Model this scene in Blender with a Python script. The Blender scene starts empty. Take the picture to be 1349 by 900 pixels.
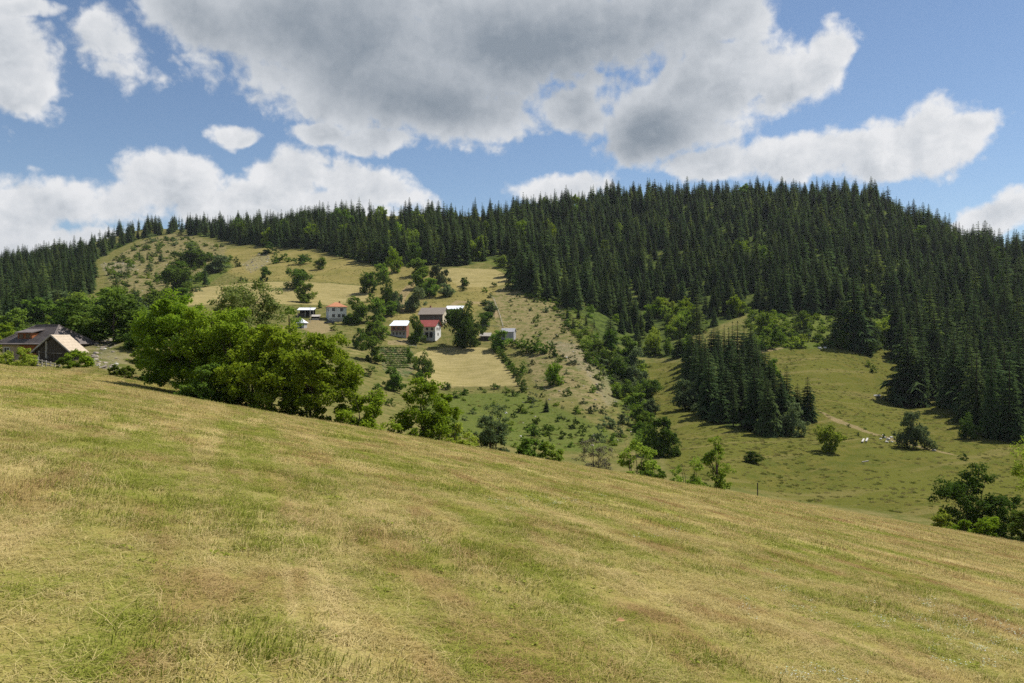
import bpy, bmesh, math, random
import numpy as np
from mathutils import Vector, Matrix

SC = bpy.context.scene
COL = SC.collection
D = bpy.data
F = 1049.2                      # focal length in photograph pixels (28 mm on a 36 mm sensor, 1349 px wide)
CX, CY = 674.5, 450.0

# ------------------------------------------------------------------ camera
cam_data = D.cameras.new('camera')
cam_data.lens = 28.0
cam_data.sensor_width = 36.0
cam_data.clip_start = 0.1
cam_data.clip_end = 20000
cam = D.objects.new('camera', cam_data)
COL.objects.link(cam)
cam.location = (0, 0, 0)
cam.rotation_euler = (math.radians(90), 0, 0)
SC.camera = cam
SC.render.resolution_x, SC.render.resolution_y = 1024, 683

# ------------------------------------------------------------------ light
SUN_AZ = math.radians(62)        # clockwise from +Y
SUN_EL = math.radians(58)
SUN_DIR = Vector((math.sin(SUN_AZ) * math.cos(SUN_EL), math.cos(SUN_AZ) * math.cos(SUN_EL), math.sin(SUN_EL)))
sun_data = D.lights.new('sun', 'SUN')
sun_data.energy = 4.6
sun_data.angle = math.radians(0.53)
sun_data.color = (1.0, 0.95, 0.87)
sun = D.objects.new('sun', sun_data)
COL.objects.link(sun)
sun.rotation_euler = SUN_DIR.to_track_quat('Z', 'Y').to_euler()

SC.view_settings.view_transform = 'Standard'
SC.view_settings.look = 'None'
SC.view_settings.exposure = 0.5
SC.view_settings.gamma = 1.0
SC.view_settings.use_curve_mapping = False
SC.cycles.max_bounces = 5
SC.cycles.diffuse_bounces = 2
SC.cycles.glossy_bounces = 1
SC.cycles.transmission_bounces = 3
SC.cycles.transparent_max_bounces = 4
SC.cycles.caustics_reflective = False
SC.cycles.caustics_refractive = False
SC.cycles.use_denoising = False


# ------------------------------------------------------------------ node helpers
class NT:
    def __init__(self, tree):
        self.t = tree
        self.n = tree.nodes
        self.l = tree.links

    def new(self, typ, **kw):
        nd = self.n.new(typ)
        for k, v in kw.items():
            setattr(nd, k, v)
        return nd

    def put(self, sock, v):
        if v is None:
            return
        if isinstance(v, bpy.types.NodeSocket):
            self.l.new(v, sock)
        else:
            if isinstance(v, (tuple, list)) and len(v) == 3 and sock.type == 'RGBA':
                v = (*v, 1.0)
            sock.default_value = v

    def math(self, op, a, b=None, c=None, clamp=False):
        nd = self.new('ShaderNodeMath', operation=op, use_clamp=clamp)
        self.put(nd.inputs[0], a)
        self.put(nd.inputs[1], b)
        self.put(nd.inputs[2], c)
        return nd.outputs[0]

    def vmath(self, op, a, b=None, out=0):
        nd = self.new('ShaderNodeVectorMath', operation=op)
        self.put(nd.inputs[0], a)
        if b is not None:
            self.put(nd.inputs['Scale' if op == 'SCALE' else 1], b)
        return nd.outputs[out]

    def noise(self, vec, scale, detail=4, rough=0.55, dist=0.0, col=False, dim='3D'):
        nd = self.new('ShaderNodeTexNoise', noise_dimensions=dim)
        self.put(nd.inputs['Vector'], vec)
        nd.inputs['Scale'].default_value = scale
        nd.inputs['Detail'].default_value = detail
        nd.inputs['Roughness'].default_value = rough
        nd.inputs['Distortion'].default_value = dist
        return nd.outputs['Color' if col else 'Fac']

    def smooth(self, v, lo, hi, a=0.0, b=1.0):
        nd = self.new('ShaderNodeMapRange', interpolation_type='SMOOTHSTEP')
        self.put(nd.inputs['Value'], v)
        self.put(nd.inputs['From Min'], lo)
        self.put(nd.inputs['From Max'], hi)
        self.put(nd.inputs['To Min'], a)
        self.put(nd.inputs['To Max'], b)
        return nd.outputs['Result']

    def mix(self, fac, a, b, blend='MIX'):
        nd = self.new('ShaderNodeMix', data_type='RGBA', blend_type=blend)
        nd.clamp_factor = True
        self.put(nd.inputs['Factor'], fac)
        self.put(nd.inputs['A'], None)
        self.put(nd.inputs[6], a)
        self.put(nd.inputs[7], b)
        return nd.outputs[2]

    def mapping(self, vec, loc=(0, 0, 0), rot=(0, 0, 0), scale=(1, 1, 1), typ='POINT'):
        nd = self.new('ShaderNodeMapping', vector_type=typ)
        self.put(nd.inputs['Vector'], vec)
        if typ != 'NORMAL':
            nd.inputs['Location'].default_value = loc
        nd.inputs['Rotation'].default_value = rot
        nd.inputs['Scale'].default_value = scale
        return nd.outputs[0]

    def bump(self, height, strength=0.5, dist=0.1):
        nd = self.new('ShaderNodeBump')
        self.put(nd.inputs['Height'], height)
        nd.inputs['Strength'].default_value = strength
        nd.inputs['Distance'].default_value = dist
        return nd.outputs[0]

    def pos(self):
        return self.new('ShaderNodeNewGeometry').outputs['Position']

    def attr(self, name, out='Color'):
        nd = self.new('ShaderNodeAttribute')
        nd.attribute_name = name
        return nd.outputs[out]


# ------------------------------------------------------------------ sky with clouds (world)
world = D.worlds.new('World')
SC.world = world
world.use_nodes = True
world.node_tree.nodes.clear()
W = NT(world.node_tree)


def az_el(px, py):
    x, z = (px - CX) / F, (CY - py) / F
    return math.atan2(x, 1.0), math.atan2(z, math.hypot(x, 1.0))


# (px, py, half width px, half height px, tilt degrees clockwise, soft)
CLOUDS = [
    # the big grey cloud overhead
    (420, 30, 250, 105, 8), (690, 40, 300, 112, -3), (520, 118, 250, 62, 6), (262, 20, 80, 50, 20),
    (642, 148, 66, 34, 0), (745, 140, 60, 40, 0), (900, 5, 135, 50, -10), (965, 30, 62, 34, -20), (600, 150, 120, 40, 0),
    # bright cloud on the right of it
    (945, 112, 130, 62, -16), (870, 155, 130, 56, 5), (850, 190, 76, 36, 0), (1085, 78, 34, 52, 15), (765, 152, 46, 30, 0), (1040, 105, 70, 44, -20),
    # long low cloud on the right
    (1060, 208, 120, 32, 0), (950, 220, 100, 30, 0), (1232, 184, 80, 44, -8), (1298, 156, 46, 19, -8), (1165, 208, 55, 32, 0),
    # left edge cloud
    (-10, 85, 95, 66, 10), (25, 125, 60, 42, 0), (20, 2, 55, 11, 0),
    # bank over the left ridge
    (225, 238, 86, 36, 5), (390, 240, 74, 42, -10), (485, 250, 86, 34, 10), (320, 272, 240, 40, 0), (55, 268, 80, 36, 0), (20, 290, 80, 40, 0), (70, 326, 120, 26, -10),
    # scraps
    (302, 178, 40, 18, 0), (325, 183, 30, 13, 0), (498, 184, 60, 24, -5), (425, 176, 44, 16, 0), (735, 248, 72, 24, -6), (1310, 284, 72, 27, -20), (1345, 266, 32, 26, 0),
]
WISPS = [(150, 60, 80, 76, 40), (165, 100, 88, 48, 10), (140, 30, 46, 38, 0)]
DARK = [(470, 50, 330, 120, 4), (730, 65, 290, 115, -6), (590, 130, 210, 62, 0), (850, 180, 120, 58, 0)]

grp = D.node_groups.new('cloud_field', 'ShaderNodeTree')
grp.interface.new_socket('Vector', in_out='INPUT', socket_type='NodeSocketVector')
grp.interface.new_socket('Field', in_out='OUTPUT', socket_type='NodeSocketFloat')
grp.interface.new_socket('Dark', in_out='OUTPUT', socket_type='NodeSocketFloat')
G = NT(grp)
gi = G.new('NodeGroupInput')
go = G.new('NodeGroupOutput')


def blob_field(g, vec, blobs, k):
    out = None
    for b in blobs:
        a, e = az_el(b[0], b[1])
        ca = math.cos(a)
        m = g.mapping(vec, loc=(a, e, 0), rot=(0, 0, math.radians(-b[4])), scale=(b[2] / F * (0.75 + 0.25 * ca), b[3] / F, 1.0), typ='TEXTURE')
        ln = g.vmath('LENGTH', m, out='Value')
        if out is None:
            out = ln
        else:
            out = g.math('SMOOTH_MIN', out, ln, k)
    return g.math('SUBTRACT', 1.0, out)


gv = gi.outputs['Vector']
warp = G.noise(gv, 7.0, 5, 0.6, col=True, dim='2D')
warp = G.vmath('SUBTRACT', warp, (0.5, 0.5, 0.5))
warp = G.vmath('MULTIPLY', warp, (0.055, 0.042, 0.0))
wv = G.vmath('ADD', gv, warp)
field = blob_field(G, wv, CLOUDS, 0.22)
wisp = G.math('SUBTRACT', blob_field(G, wv, WISPS, 0.2), 0.46)
field = G.math('MAXIMUM', field, wisp)
# the rest of the sky: scattered clouds of the same kind
sep = G.new('ShaderNodeSeparateXYZ')
G.put(sep.inputs[0], gv)
gen = G.noise(gv, 2.6, 3, 0.5, dim='2D')
gen = G.smooth(gen, 0.40, 0.72, -0.8, 0.7)
out_x = G.smooth(G.math('ABSOLUTE', sep.outputs[0]), 0.62, 0.85)
out_y = G.smooth(sep.outputs[1], 0.44, 0.62)
outside = G.math('MAXIMUM', out_x, out_y)
gen = G.math('ADD', gen, G.math('MULTIPLY', G.math('SUBTRACT', outside, 1.0), 3.0))
field = G.math('MAXIMUM', field, gen)
vor = G.new('ShaderNodeTexVoronoi', feature='SMOOTH_F1', voronoi_dimensions='2D')
fwarp = G.vmath('ADD', gv, G.vmath('MULTIPLY', G.vmath('SUBTRACT', G.noise(gv, 16.0, 3, 0.6, col=True, dim='2D'), (0.5, 0.5, 0.5)), (0.05, 0.04, 0.0)))
G.put(vor.inputs['Vector'], G.vmath('MULTIPLY', fwarp, (1.0, 1.25, 1.0)))
vor.inputs['Scale'].default_value = 17.0
vor.inputs['Detail'].default_value = 2.0
vor.inputs['Roughness'].default_value = 0.55
vor.inputs['Lacunarity'].default_value = 2.3
vor.inputs['Smoothness'].default_value = 0.35
vor.normalize = True
puff = G.math('MULTIPLY', G.math('SUBTRACT', 0.27, vor.outputs['Distance']), 0.95)
fine = G.noise(gv, 22.0, 6, 0.66, dim='2D')
fine = G.math('MULTIPLY', G.math('SUBTRACT', fine, 0.5), 0.72)
rag = G.noise(gv, 6.0, 4, 0.6, dim='2D')
rag = G.math('MULTIPLY', G.math('SUBTRACT', rag, 0.5), 0.5)
fine = G.math('ADD', fine, puff)
grp.interface.new_socket('Fine', in_out='OUTPUT', socket_type='NodeSocketFloat')
G.put(go.inputs['Field'], G.math('ADD', G.math('ADD', field, fine), rag))
G.put(go.inputs['Fine'], fine)
dark = blob_field(G, wv, DARK, 0.3)
G.put(go.inputs['Dark'], G.smooth(G.math('ADD', dark, G.math('MULTIPLY', rag, 0.8)), -0.55, 1.0))

tc = W.new('ShaderNodeTexCoord')
sx = W.new('ShaderNodeSeparateXYZ')
W.put(sx.inputs[0], tc.outputs['Generated'])
az = W.math('ARCTAN2', sx.outputs[0], sx.outputs[1])
el = W.math('ARCSINE', sx.outputs[2])
cv = W.new('ShaderNodeCombineXYZ')
W.put(cv.inputs[0], az)
W.put(cv.inputs[1], el)
c1 = W.new('ShaderNodeGroup', node_tree=grp)
W.put(c1.inputs[0], cv.outputs[0])
c2 = W.new('ShaderNodeGroup', node_tree=grp)
W.put(c2.inputs[0], W.vmath('ADD', cv.outputs[0], (0.012, 0.020, 0.0)))
f1, f2, dk = c1.outputs['Field'], c2.outputs['Field'], c1.outputs['Dark']
alpha = W.smooth(f1, -0.04, 0.34)
relief = W.math('SUBTRACT', c1.outputs['Fine'], c2.outputs['Fine'])       # > 0 on the side turned to the sun
lit = W.math('SUBTRACT', f1, f2)
thick = W.smooth(f1, 0.02, 0.95)
soft = W.noise(cv.outputs[0], 5.0, 5, 0.6, dim='2D')
grey = W.math('MULTIPLY', dk, 0.78)
grey = W.math('ADD', grey, W.math('MULTIPLY', thick, 0.46))
grey = W.math('SUBTRACT', grey, W.math('MULTIPLY', relief, W.math('SUBTRACT', 0.80, W.math('MULTIPLY', dk, 0.72))))
grey = W.math('SUBTRACT', grey, W.math('MULTIPLY', lit, 0.22))
grey = W.math('ADD', grey, W.math('MULTIPLY', W.math('SUBTRACT', 0.5, soft), 0.42))
grey = W.math('MULTIPLY', W.math('ADD', grey, 0.02), 0.80, clamp=True)
ramp = W.new('ShaderNodeValToRGB')
cr = ramp.color_ramp
cr.elements[0].position = 0.0
cr.elements[0].color = (0.80, 0.81, 0.83, 1)
cr.elements[1].position = 1.0
cr.elements[1].color = (0.25, 0.295, 0.35, 1)
e_ = cr.elements.new(0.40)
e_.color = (0.60, 0.63, 0.67, 1)
W.put(ramp.inputs[0], grey)
sky = W.new('ShaderNodeTexSky', sky_type='NISHITA')
sky.sun_disc = False
sky.sun_elevation = SUN_EL
sky.sun_rotation = SUN_AZ
sky.altitude = 900
sky.air_density = 1.0
sky.dust_density = 0.25
sky.ozone_density = 2.2
bg1 = W.new('ShaderNodeBackground')
W.put(bg1.inputs['Color'], sky.outputs[0])
bg1.inputs['Strength'].default_value = 0.076
bg2 = W.new('ShaderNodeBackground')
W.put(bg2.inputs['Color'], ramp.outputs[0])
bg2.inputs['Strength'].default_value = 0.72
mx = W.new('ShaderNodeMixShader')
W.put(mx.inputs[0], alpha)
W.l.new(bg1.outputs[0], mx.inputs[1])
W.l.new(bg2.outputs[0], mx.inputs[2])
wo = W.new('ShaderNodeOutputWorld')
W.l.new(mx.outputs[0], wo.inputs[0])
world.cycles.sampling_method = 'MANUAL'
world.cycles.sample_map_resolution = 512

# ------------------------------------------------------------------ terrain heights
def pchip(x, y, xq):
    x = np.asarray(x, float); y = np.asarray(y, float)
    h = np.diff(x); d = np.diff(y) / h
    n = len(x)
    m = np.zeros(n)
    if n == 2:
        m[:] = d[0]
    else:
        for i in range(1, n - 1):
            if d[i - 1] * d[i] > 0:
                w1 = 2 * h[i] + h[i - 1]; w2 = h[i] + 2 * h[i - 1]
                m[i] = (w1 + w2) / (w1 / d[i - 1] + w2 / d[i])
        m[0], m[-1] = d[0], d[-1]
    i = np.clip(np.searchsorted(x, xq) - 1, 0, n - 2)
    t = np.clip((xq - x[i]) / h[i], 0, 1)
    h00 = 2 * t**3 - 3 * t**2 + 1; h10 = t**3 - 2 * t**2 + t
    h01 = -2 * t**3 + 3 * t**2; h11 = t**3 - t**2
    return h00 * y[i] + h10 * h[i] * m[i] + h01 * y[i + 1] + h11 * h[i] * m[i + 1]


def hash2(ix, iy, seed):
    h = (ix.astype(np.int64) * 374761393 + iy.astype(np.int64) * 668265263 + seed * 974711) & 0x7fffffff
    h = ((h ^ (h >> 13)) * 1274126177) & 0x7fffffff
    return ((h ^ (h >> 16)) & 0xffff) / 65535.0


def vnoise(x, y, seed=0):
    ix = np.floor(x); iy = np.floor(y)
    fx = x - ix; fy = y - iy
    fx = fx * fx * (3 - 2 * fx); fy = fy * fy * (3 - 2 * fy)
    a = hash2(ix, iy, seed); b = hash2(ix + 1, iy, seed); c = hash2(ix, iy + 1, seed); d = hash2(ix + 1, iy + 1, seed)
    return (a * (1 - fx) + b * fx) * (1 - fy) + (c * (1 - fx) + d * fx) * fy - 0.5


def z_field(X, Y):
    """The mown field the camera stands on: falls to the right and away, then rolls over its crest."""
    return -1.7 - 0.174 * X - 0.11 * Y - 0.00093 * np.maximum(0, Y - 45.0) ** 2


PROFILE = {   # photo column: (depth in metres, photo row of the ground there)
    -700: [(90, 500), (150, 480), (300, 450), (500, 405), (700, 380)],
    -250: [(90, 492), (130, 476), (200, 452), (300, 432), (420, 405), (560, 378), (700, 362)],
    0: [(95, 481), (130, 470), (200, 450), (300, 430), (420, 400), (560, 370), (700, 353)],
    130: [(82, 487), (105, 474), (125, 455), (170, 446), (250, 430), (350, 410), (450, 380), (580, 350), (740, 326), (820, 319)],
    200: [(85, 497), (105, 485), (122, 462), (135, 447), (160, 452), (200, 440), (300, 420), (380, 395), (470, 370), (600, 340), (760, 312), (850, 303)],
    330: [(90, 526), (150, 500), (210, 470), (290, 440), (350, 410), (420, 380), (520, 350), (600, 329), (700, 311), (800, 300)],
    460: [(90, 556), (170, 528), (215, 500), (260, 470), (310, 440), (345, 420), (385, 400), (450, 370), (540, 340), (650, 305), (760, 287)],
    600: [(95, 602), (170, 570), (255, 510), (315, 455), (335, 430), (380, 400), (480, 350), (620, 305), (760, 289)],
    680: [(95, 620), (165, 585), (225, 530), (260, 500), (320, 450), (345, 430), (385, 400), (430, 372), (480, 350), (620, 305), (760, 287)],
    760: [(95, 640), (165, 596), (200, 552), (245, 505), (300, 455), (345, 425), (385, 404), (430, 397), (470, 378), (540, 345), (640, 305), (760, 277)],
    850: [(95, 660), (160, 604), (205, 560), (260, 520), (310, 480), (350, 450), (385, 430), (430, 400), (520, 350), (620, 305), (740, 268)],
    950: [(95, 674), (140, 622), (180, 580), (220, 540), (262, 502), (300, 470), (330, 450), (410, 400), (500, 350), (600, 305), (720, 267)],
    1050: [(95, 690), (125, 660), (165, 602), (200, 562), (240, 522), (275, 490), (310, 460), (350, 430), (400, 400), (480, 350), (580, 302), (690, 267)],
    1135: [(92, 701), (120, 672), (152, 622), (186, 580), (228, 540), (268, 510), (302, 480), (334, 455), (372, 425), (420, 392), (490, 348), (580, 300), (670, 264)],
    1205: [(90, 712), (115, 682), (140, 642), (170, 602), (215, 560), (260, 530), (295, 500), (325, 470), (360, 440), (415, 402), (490, 358), (560, 320), (620, 297)],
    1349: [(90, 735), (110, 704), (145, 645), (175, 602), (215, 560), (250, 530), (285, 500), (315, 470), (350, 440), (400, 400), (460, 366), (530, 340)],
    1600: [(90, 780), (110, 740), (145, 670), (215, 580), (285, 520), (350, 460), (440, 410), (540, 385)],
    2150: [(90, 860), (110, 800), (145, 720), (215, 620), (285, 560), (350, 500), (440, 450), (540, 430)],
}
PXG = np.arange(-700, 2151, 5.0)
YG = np.concatenate([np.arange(40, 900, 1.0), np.arange(900, 6001, 20.0)])
_cols = []
for px_, pts in sorted(PROFILE.items()):
    t_ = (px_ - CX) / F
    ys = [40.0, 50.0, 60.0, 66.0]
    zs = [float(z_field(t_ * y, y)) for y in ys]
    for (y, py) in pts:
        ys.append(y); zs.append((CY - py) / F * y)
    yl, zl = ys[-1], zs[-1]
    ys += [yl + 120, yl + 500, 2400, 6000]
    zs += [zl - 12, zl - 90, zl * 0.2 - 120, -200]
    _cols.append(pchip(ys, zs, YG))
_cols = np.array(_cols)
_kn = sorted(PROFILE)
ZT = np.empty((len(PXG), len(YG)))
for j in range(len(YG)):
    ZT[:, j] = pchip(_kn, _cols[:, j], PXG)
# soften the knots across columns
for _ in range(6):
    ZT[1:-1] = 0.5 * ZT[1:-1] + 0.25 * (ZT[:-2] + ZT[2:])


def z_table(px, Y):
    u = np.clip((px - PXG[0]) / 5.0, 0, len(PXG) - 1.001)
    jy = np.clip(np.searchsorted(YG, Y) - 1, 0, len(YG) - 2)
    i = u.astype(int); a = u - i
    b = np.clip((Y - YG[jy]) / (YG[jy + 1] - YG[jy]), 0, 1)
    return (ZT[i, jy] * (1 - a) + ZT[i + 1, jy] * a) * (1 - b) + (ZT[i, jy + 1] * (1 - a) + ZT[i + 1, jy + 1] * a) * b


def sstep(v, lo, hi):
    t = np.clip((v - lo) / (hi - lo), 0, 1)
    return t * t * (3 - 2 * t)


def terrain_z(X, Y):
    X = np.asarray(X, float); Y = np.asarray(Y, float)
    ang = np.abs(np.arctan2(X, Y))
    Ys = np.maximum(Y, 1e-3)
    px = CX + F * X / Ys
    near = z_field(X, Y)
    gen = -1.7 - 0.174 * 60 * np.tanh(X / 60) - 0.11 * 50 * np.tanh(Y / 50)
    tab = z_table(np.clip(px, -690, 2140), np.clip(Y, 40, 5990))
    view = np.where(Y < 42, near, tab)
    w = sstep(ang, math.radians(40), math.radians(55))
    r = np.hypot(X, Y)
    w = w * sstep(r, 25, 60)
    z = view * (1 - w) + gen * w
    amp = sstep(Y, 80, 130) * (1 - w)
    z = z + amp * (vnoise(X / 28, Y / 28, 1) * 1.6 + vnoise(X / 9, Y / 9, 2) * 0.7 + vnoise(X / 3.5, Y / 3.5, 3) * 0.22)
    z = z + 2.5 * np.exp(-((X + 53.0) / np.where(X < -53.0, 3.2, 6.5)) ** 2 - ((Y - 113.0) / 7.0) ** 2)      # the rocky bank behind the barn
    z = z + (1 - amp) * (vnoise(X / 5, Y / 5, 4) * 0.10 + vnoise(X / 1.3, Y / 1.3, 5) * 0.035) * sstep(r, 1, 5)
    return z


def tz(X, Y):
    return float(terrain_z(np.array([X]), np.array([Y]))[0])


_YR = np.arange(66, 1000, 0.5)


def ground(px, py):
    """World point where the sight line through a photo pixel meets the land beyond the crest."""
    t, s = (px - CX) / F, (CY - py) / F
    zz = terrain_z(t * _YR, _YR)
    hit = np.nonzero(zz >= s * _YR)[0]
    i = hit[0] if len(hit) else len(_YR) - 1
    if i == 0:
        i = 1
    Y = _YR[i]
    return Vector((t * Y, Y, tz(t * Y, Y)))


def ground_xy(px, py):
    p = ground(px, py)
    return (p.x, p.y)


def in_poly(X, Y, poly):
    X = np.asarray(X, float); Y = np.asarray(Y, float)
    inside = np.zeros(X.shape, bool)
    n = len(poly)
    for i in range(n):
        x1, y1 = poly[i]; x2, y2 = poly[(i + 1) % n]
        if y1 == y2:
            continue
        c = ((y1 > Y) != (y2 > Y)) & (X < (x2 - x1) * (Y - y1) / (y2 - y1) + x1)
        inside ^= c
    return inside


def poly_dist(X, Y, poly):
    d = np.full(X.shape, 1e9)
    n = len(poly)
    for i in range(n):
        x1, y1 = poly[i]; x2, y2 = poly[(i + 1) % n]
        dx, dy = x2 - x1, y2 - y1
        L = dx * dx + dy * dy + 1e-9
        t = np.clip(((X - x1) * dx + (Y - y1) * dy) / L, 0, 1)
        d = np.minimum(d, np.hypot(X - x1 - t * dx, Y - y1 - t * dy))
    return d


def land(poly_px, step=12):
    """A photo outline laid on the land: corner points and points along each side."""
    out = []
    n = len(poly_px)
    for i in range(n):
        (x1, y1), (x2, y2) = poly_px[i], poly_px[(i + 1) % n]
        k = max(1, int(math.hypot(x2 - x1, y2 - y1) / step))
        for j in range(k):
            out.append(ground_xy(x1 + (x2 - x1) * j / k, y1 + (y2 - y1) * j / k))
    return out


# ------------------------------------------------------------------ what grows where (outlines on the land)
STRAW = [land(p) for p in (
    [(222, 387), (262, 379), (330, 373), (370, 371), (430, 373), (487, 378), (484, 396), (440, 402), (390, 401), (300, 400), (225, 404)],
    [(578, 356), (600, 353), (652, 355), (678, 368), (664, 375), (640, 379), (605, 378), (590, 368)],
    [(556, 462), (590, 458), (640, 458), (650, 462), (668, 484), (690, 509), (575, 511), (548, 490), (540, 470)],
    [(474, 430), (500, 428), (520, 444), (500, 452), (476, 470), (455, 470)],
)]
STRAW_BOLD = [1.0, 1.0, 0.85, 0.45]
PASTURE = [land(p) for p in (
    [(290, 330), (330, 324), (440, 334), (492, 350), (487, 376), (430, 372), (370, 370), (330, 372), (300, 360)],
    [(492, 350), (545, 352), (580, 356), (600, 372), (660, 378), (650, 400), (600, 424), (520, 424), (480, 400)],
)]
DRY = [land(p) for p in (
    [(660, 378), (690, 374), (740, 404), (752, 436), (772, 470), (795, 515), (805, 540), (770, 540), (740, 505), (700, 470), (660, 440), (640, 400)],
    [(135, 350), (185, 318), (235, 306), (300, 325), (290, 350), (225, 385), (185, 410), (150, 390)],
    [(690, 460), (745, 470), (770, 520), (730, 530), (700, 500)],
)]
VALLEY = land([(850, 478), (905, 478), (960, 466), (1000, 458), (1170, 458), (1200, 500), (1349, 560), (1500, 600), (1500, 760), (1349, 705), (1200, 680), (1050, 660), (950, 640), (880, 620), (870, 560), (845, 500)])
GARDEN = land([(498, 458), (540, 458), (552, 480), (536, 498), (505, 488)])
DIRT = [land(p, 6) for p in (
    [(393, 424), (425, 420), (440, 436), (420, 441), (398, 434)],
    [(510, 449), (546, 446), (548, 453), (512, 455)],
    [(518, 396), (534, 378), (552, 366), (560, 364), (548, 374), (534, 394), (530, 412), (522, 412)],
    [(582, 412), (600, 396), (640, 398), (642, 401), (604, 400), (590, 414)],
    [(640, 410), (655, 408), (658, 418), (645, 420)],
    [(965, 470), (1010, 459), (1040, 458), (1010, 464), (970, 476)],
    [(1070, 537), (1105, 552), (1150, 571), (1178, 577), (1150, 574), (1100, 556)],
    [(1170, 577), (1250, 597), (1270, 603), (1215, 591), (1165, 579)],
)]
ROCK = [land(p, 6) for p in (
    [(718, 448), (765, 455), (800, 490), (815, 530), (800, 535), (770, 490), (740, 470)],
    [(124, 452), (148, 446), (156, 470), (165, 492), (140, 490), (122, 478)],
    [(132, 348), (175, 342), (180, 356), (140, 362)],
    [(318, 348), (350, 330), (358, 345), (330, 360)],
    [(470, 300), (520, 288), (540, 305), (490, 312)],
)]
FOREST = [land(p) for p in (
    [(560, 349), (600, 352), (640, 346), (672, 345), (674, 372), (700, 390), (735, 400), (762, 412), (792, 450), (812, 470), (905, 472), (905, 445), (960, 424), (985, 412), (1349, 424), (1500, 440), (1700, 440), (1700, 300), (1349, 330), (1170, 262), (905, 258), (800, 268), (640, 290), (560, 295)],
    [(310, 322), (370, 326), (420, 328), (440, 336), (490, 349), (560, 350), (580, 300), (540, 292), (460, 290), (330, 304), (300, 312)],
    [(-300, 470), (0, 440), (40, 428), (95, 410), (128, 378), (122, 346), (150, 330), (182, 316), (235, 306), (300, 318), (320, 304), (200, 308), (90, 338), (0, 352), (-300, 380)],
)]
STAND = land([(1178, 440), (1188, 528), (1215, 534), (1232, 520), (1262, 545), (1300, 580), (1349, 578), (1420, 590), (1420, 440), (1349, 430), (1230, 432)])
GROVE = land([(905, 478), (912, 520), (935, 552), (965, 566), (1005, 572), (1040, 560), (1012, 520), (1000, 498), (960, 474)])
GREENBAND = land([(985, 412), (1180, 418), (1349, 424), (1349, 452), (1180, 456), (985, 462)])

LUSH = [land(p, 8) for p in (
    [(742, 402), (765, 408), (812, 466), (850, 476), (852, 530), (872, 600), (838, 596), (826, 560), (806, 515), (782, 470), (758, 440)],
    [(985, 410), (1180, 416), (1349, 422), (1349, 452), (1180, 458), (985, 462)],
    [(560, 520), (690, 516), (760, 545), (830, 580), (800, 600), (690, 592), (600, 575), (540, 545)],
    [(640, 346), (674, 345), (676, 366), (654, 354)],
    [(135, 395), (190, 395), (230, 375), (300, 340), (310, 352), (260, 384), (225, 402), (190, 440), (130, 440)],
)]
LUSH_BOLD = [1.0, 1.0, 0.75, 0.8, 0.9]
# ------------------------------------------------------------------ ground meshes
rr = np.concatenate([np.geomspace(0.6, 40, 70), np.arange(40.6, 75, 0.6), np.arange(75, 130, 1.2), np.arange(130, 480, 1.7), np.arange(480, 860, 3.0), np.geomspace(864, 5500, 40)])
th = np.concatenate([np.arange(-180, -40, 4.0), np.arange(-40, 40, 0.14), np.arange(40, 180, 4.0)])
th = np.radians(th)
NR, NTH = len(rr), len(th)
RR, TH = np.meshgrid(rr, th, indexing='ij')
GX, GY = RR * np.sin(TH), RR * np.cos(TH)
GZ = terrain_z(GX.ravel(), GY.ravel()).reshape(GX.shape)
verts = np.stack([GX, GY, GZ], -1).reshape(-1, 3)
verts = np.vstack([verts, [[0, 0, tz(0, 0)]]])
ii, jj = np.meshgrid(np.arange(NR - 1), np.arange(NTH), indexing='ij')
j2 = (jj + 1) % NTH
quads = np.stack([ii * NTH + jj, ii * NTH + j2, (ii + 1) * NTH + j2, (ii + 1) * NTH + jj], -1).reshape(-1, 4)[:, ::-1]


def soft_mask(polys, bold=None, width=1.5):
    X, Y = verts[:, 0], verts[:, 1]
    out = np.zeros(len(X))
    if polys and not isinstance(polys[0], list):
        polys = [polys]
    for k, p in enumerate(polys):
        pa = np.array(p)
        sel = (X > pa[:, 0].min() - 8) & (X < pa[:, 0].max() + 8) & (Y > pa[:, 1].min() - 8) & (Y < pa[:, 1].max() + 8)
        idx = np.nonzero(sel)[0]
        if not len(idx):
            continue
        ins = in_poly(X[idx], Y[idx], p)
        d = poly_dist(X[idx], Y[idx], p)
        d = np.where(ins, d, -d)
        v = sstep(d, -width, width) * (bold[k] if bold else 1.0)
        out[idx] = np.maximum(out[idx], v)
    return out


masks_a = np.stack([soft_mask(STRAW, STRAW_BOLD), soft_mask(DIRT, None, 1.0), soft_mask(ROCK, None, 4.0), soft_mask(FOREST + [STAND, GROVE], None, 4.0)], -1)
masks_b = np.stack([soft_mask(VALLEY, None, 5.0), soft_mask(DRY, None, 6.0), soft_mask(PASTURE, None, 3.0), soft_mask(GARDEN, None, 1.0)], -1)

masks_c = np.stack([soft_mask(LUSH, LUSH_BOLD, 5.0)] * 3 + [np.ones(len(verts))], -1)
fc = verts[quads].mean(1)
f_r = np.hypot(fc[:, 0], fc[:, 1])
f_ang = np.abs(np.arctan2(fc[:, 0], fc[:, 1]))
is_field = (fc[:, 1] < 76) | (f_ang > math.radians(48))
m_for = masks_a[quads].mean(1)[:, 3] > 0.5
m_val = masks_b[quads].mean(1)[:, 0] > 0.5
f_px = CX + F * fc[:, 0] / np.maximum(fc[:, 1], 1)
beyond = fc[:, 1] > 520
part_id = np.where(is_field, 0, np.where(m_for | beyond, 1, np.where(m_val | (f_px > 868), 2, 3)))

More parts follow.
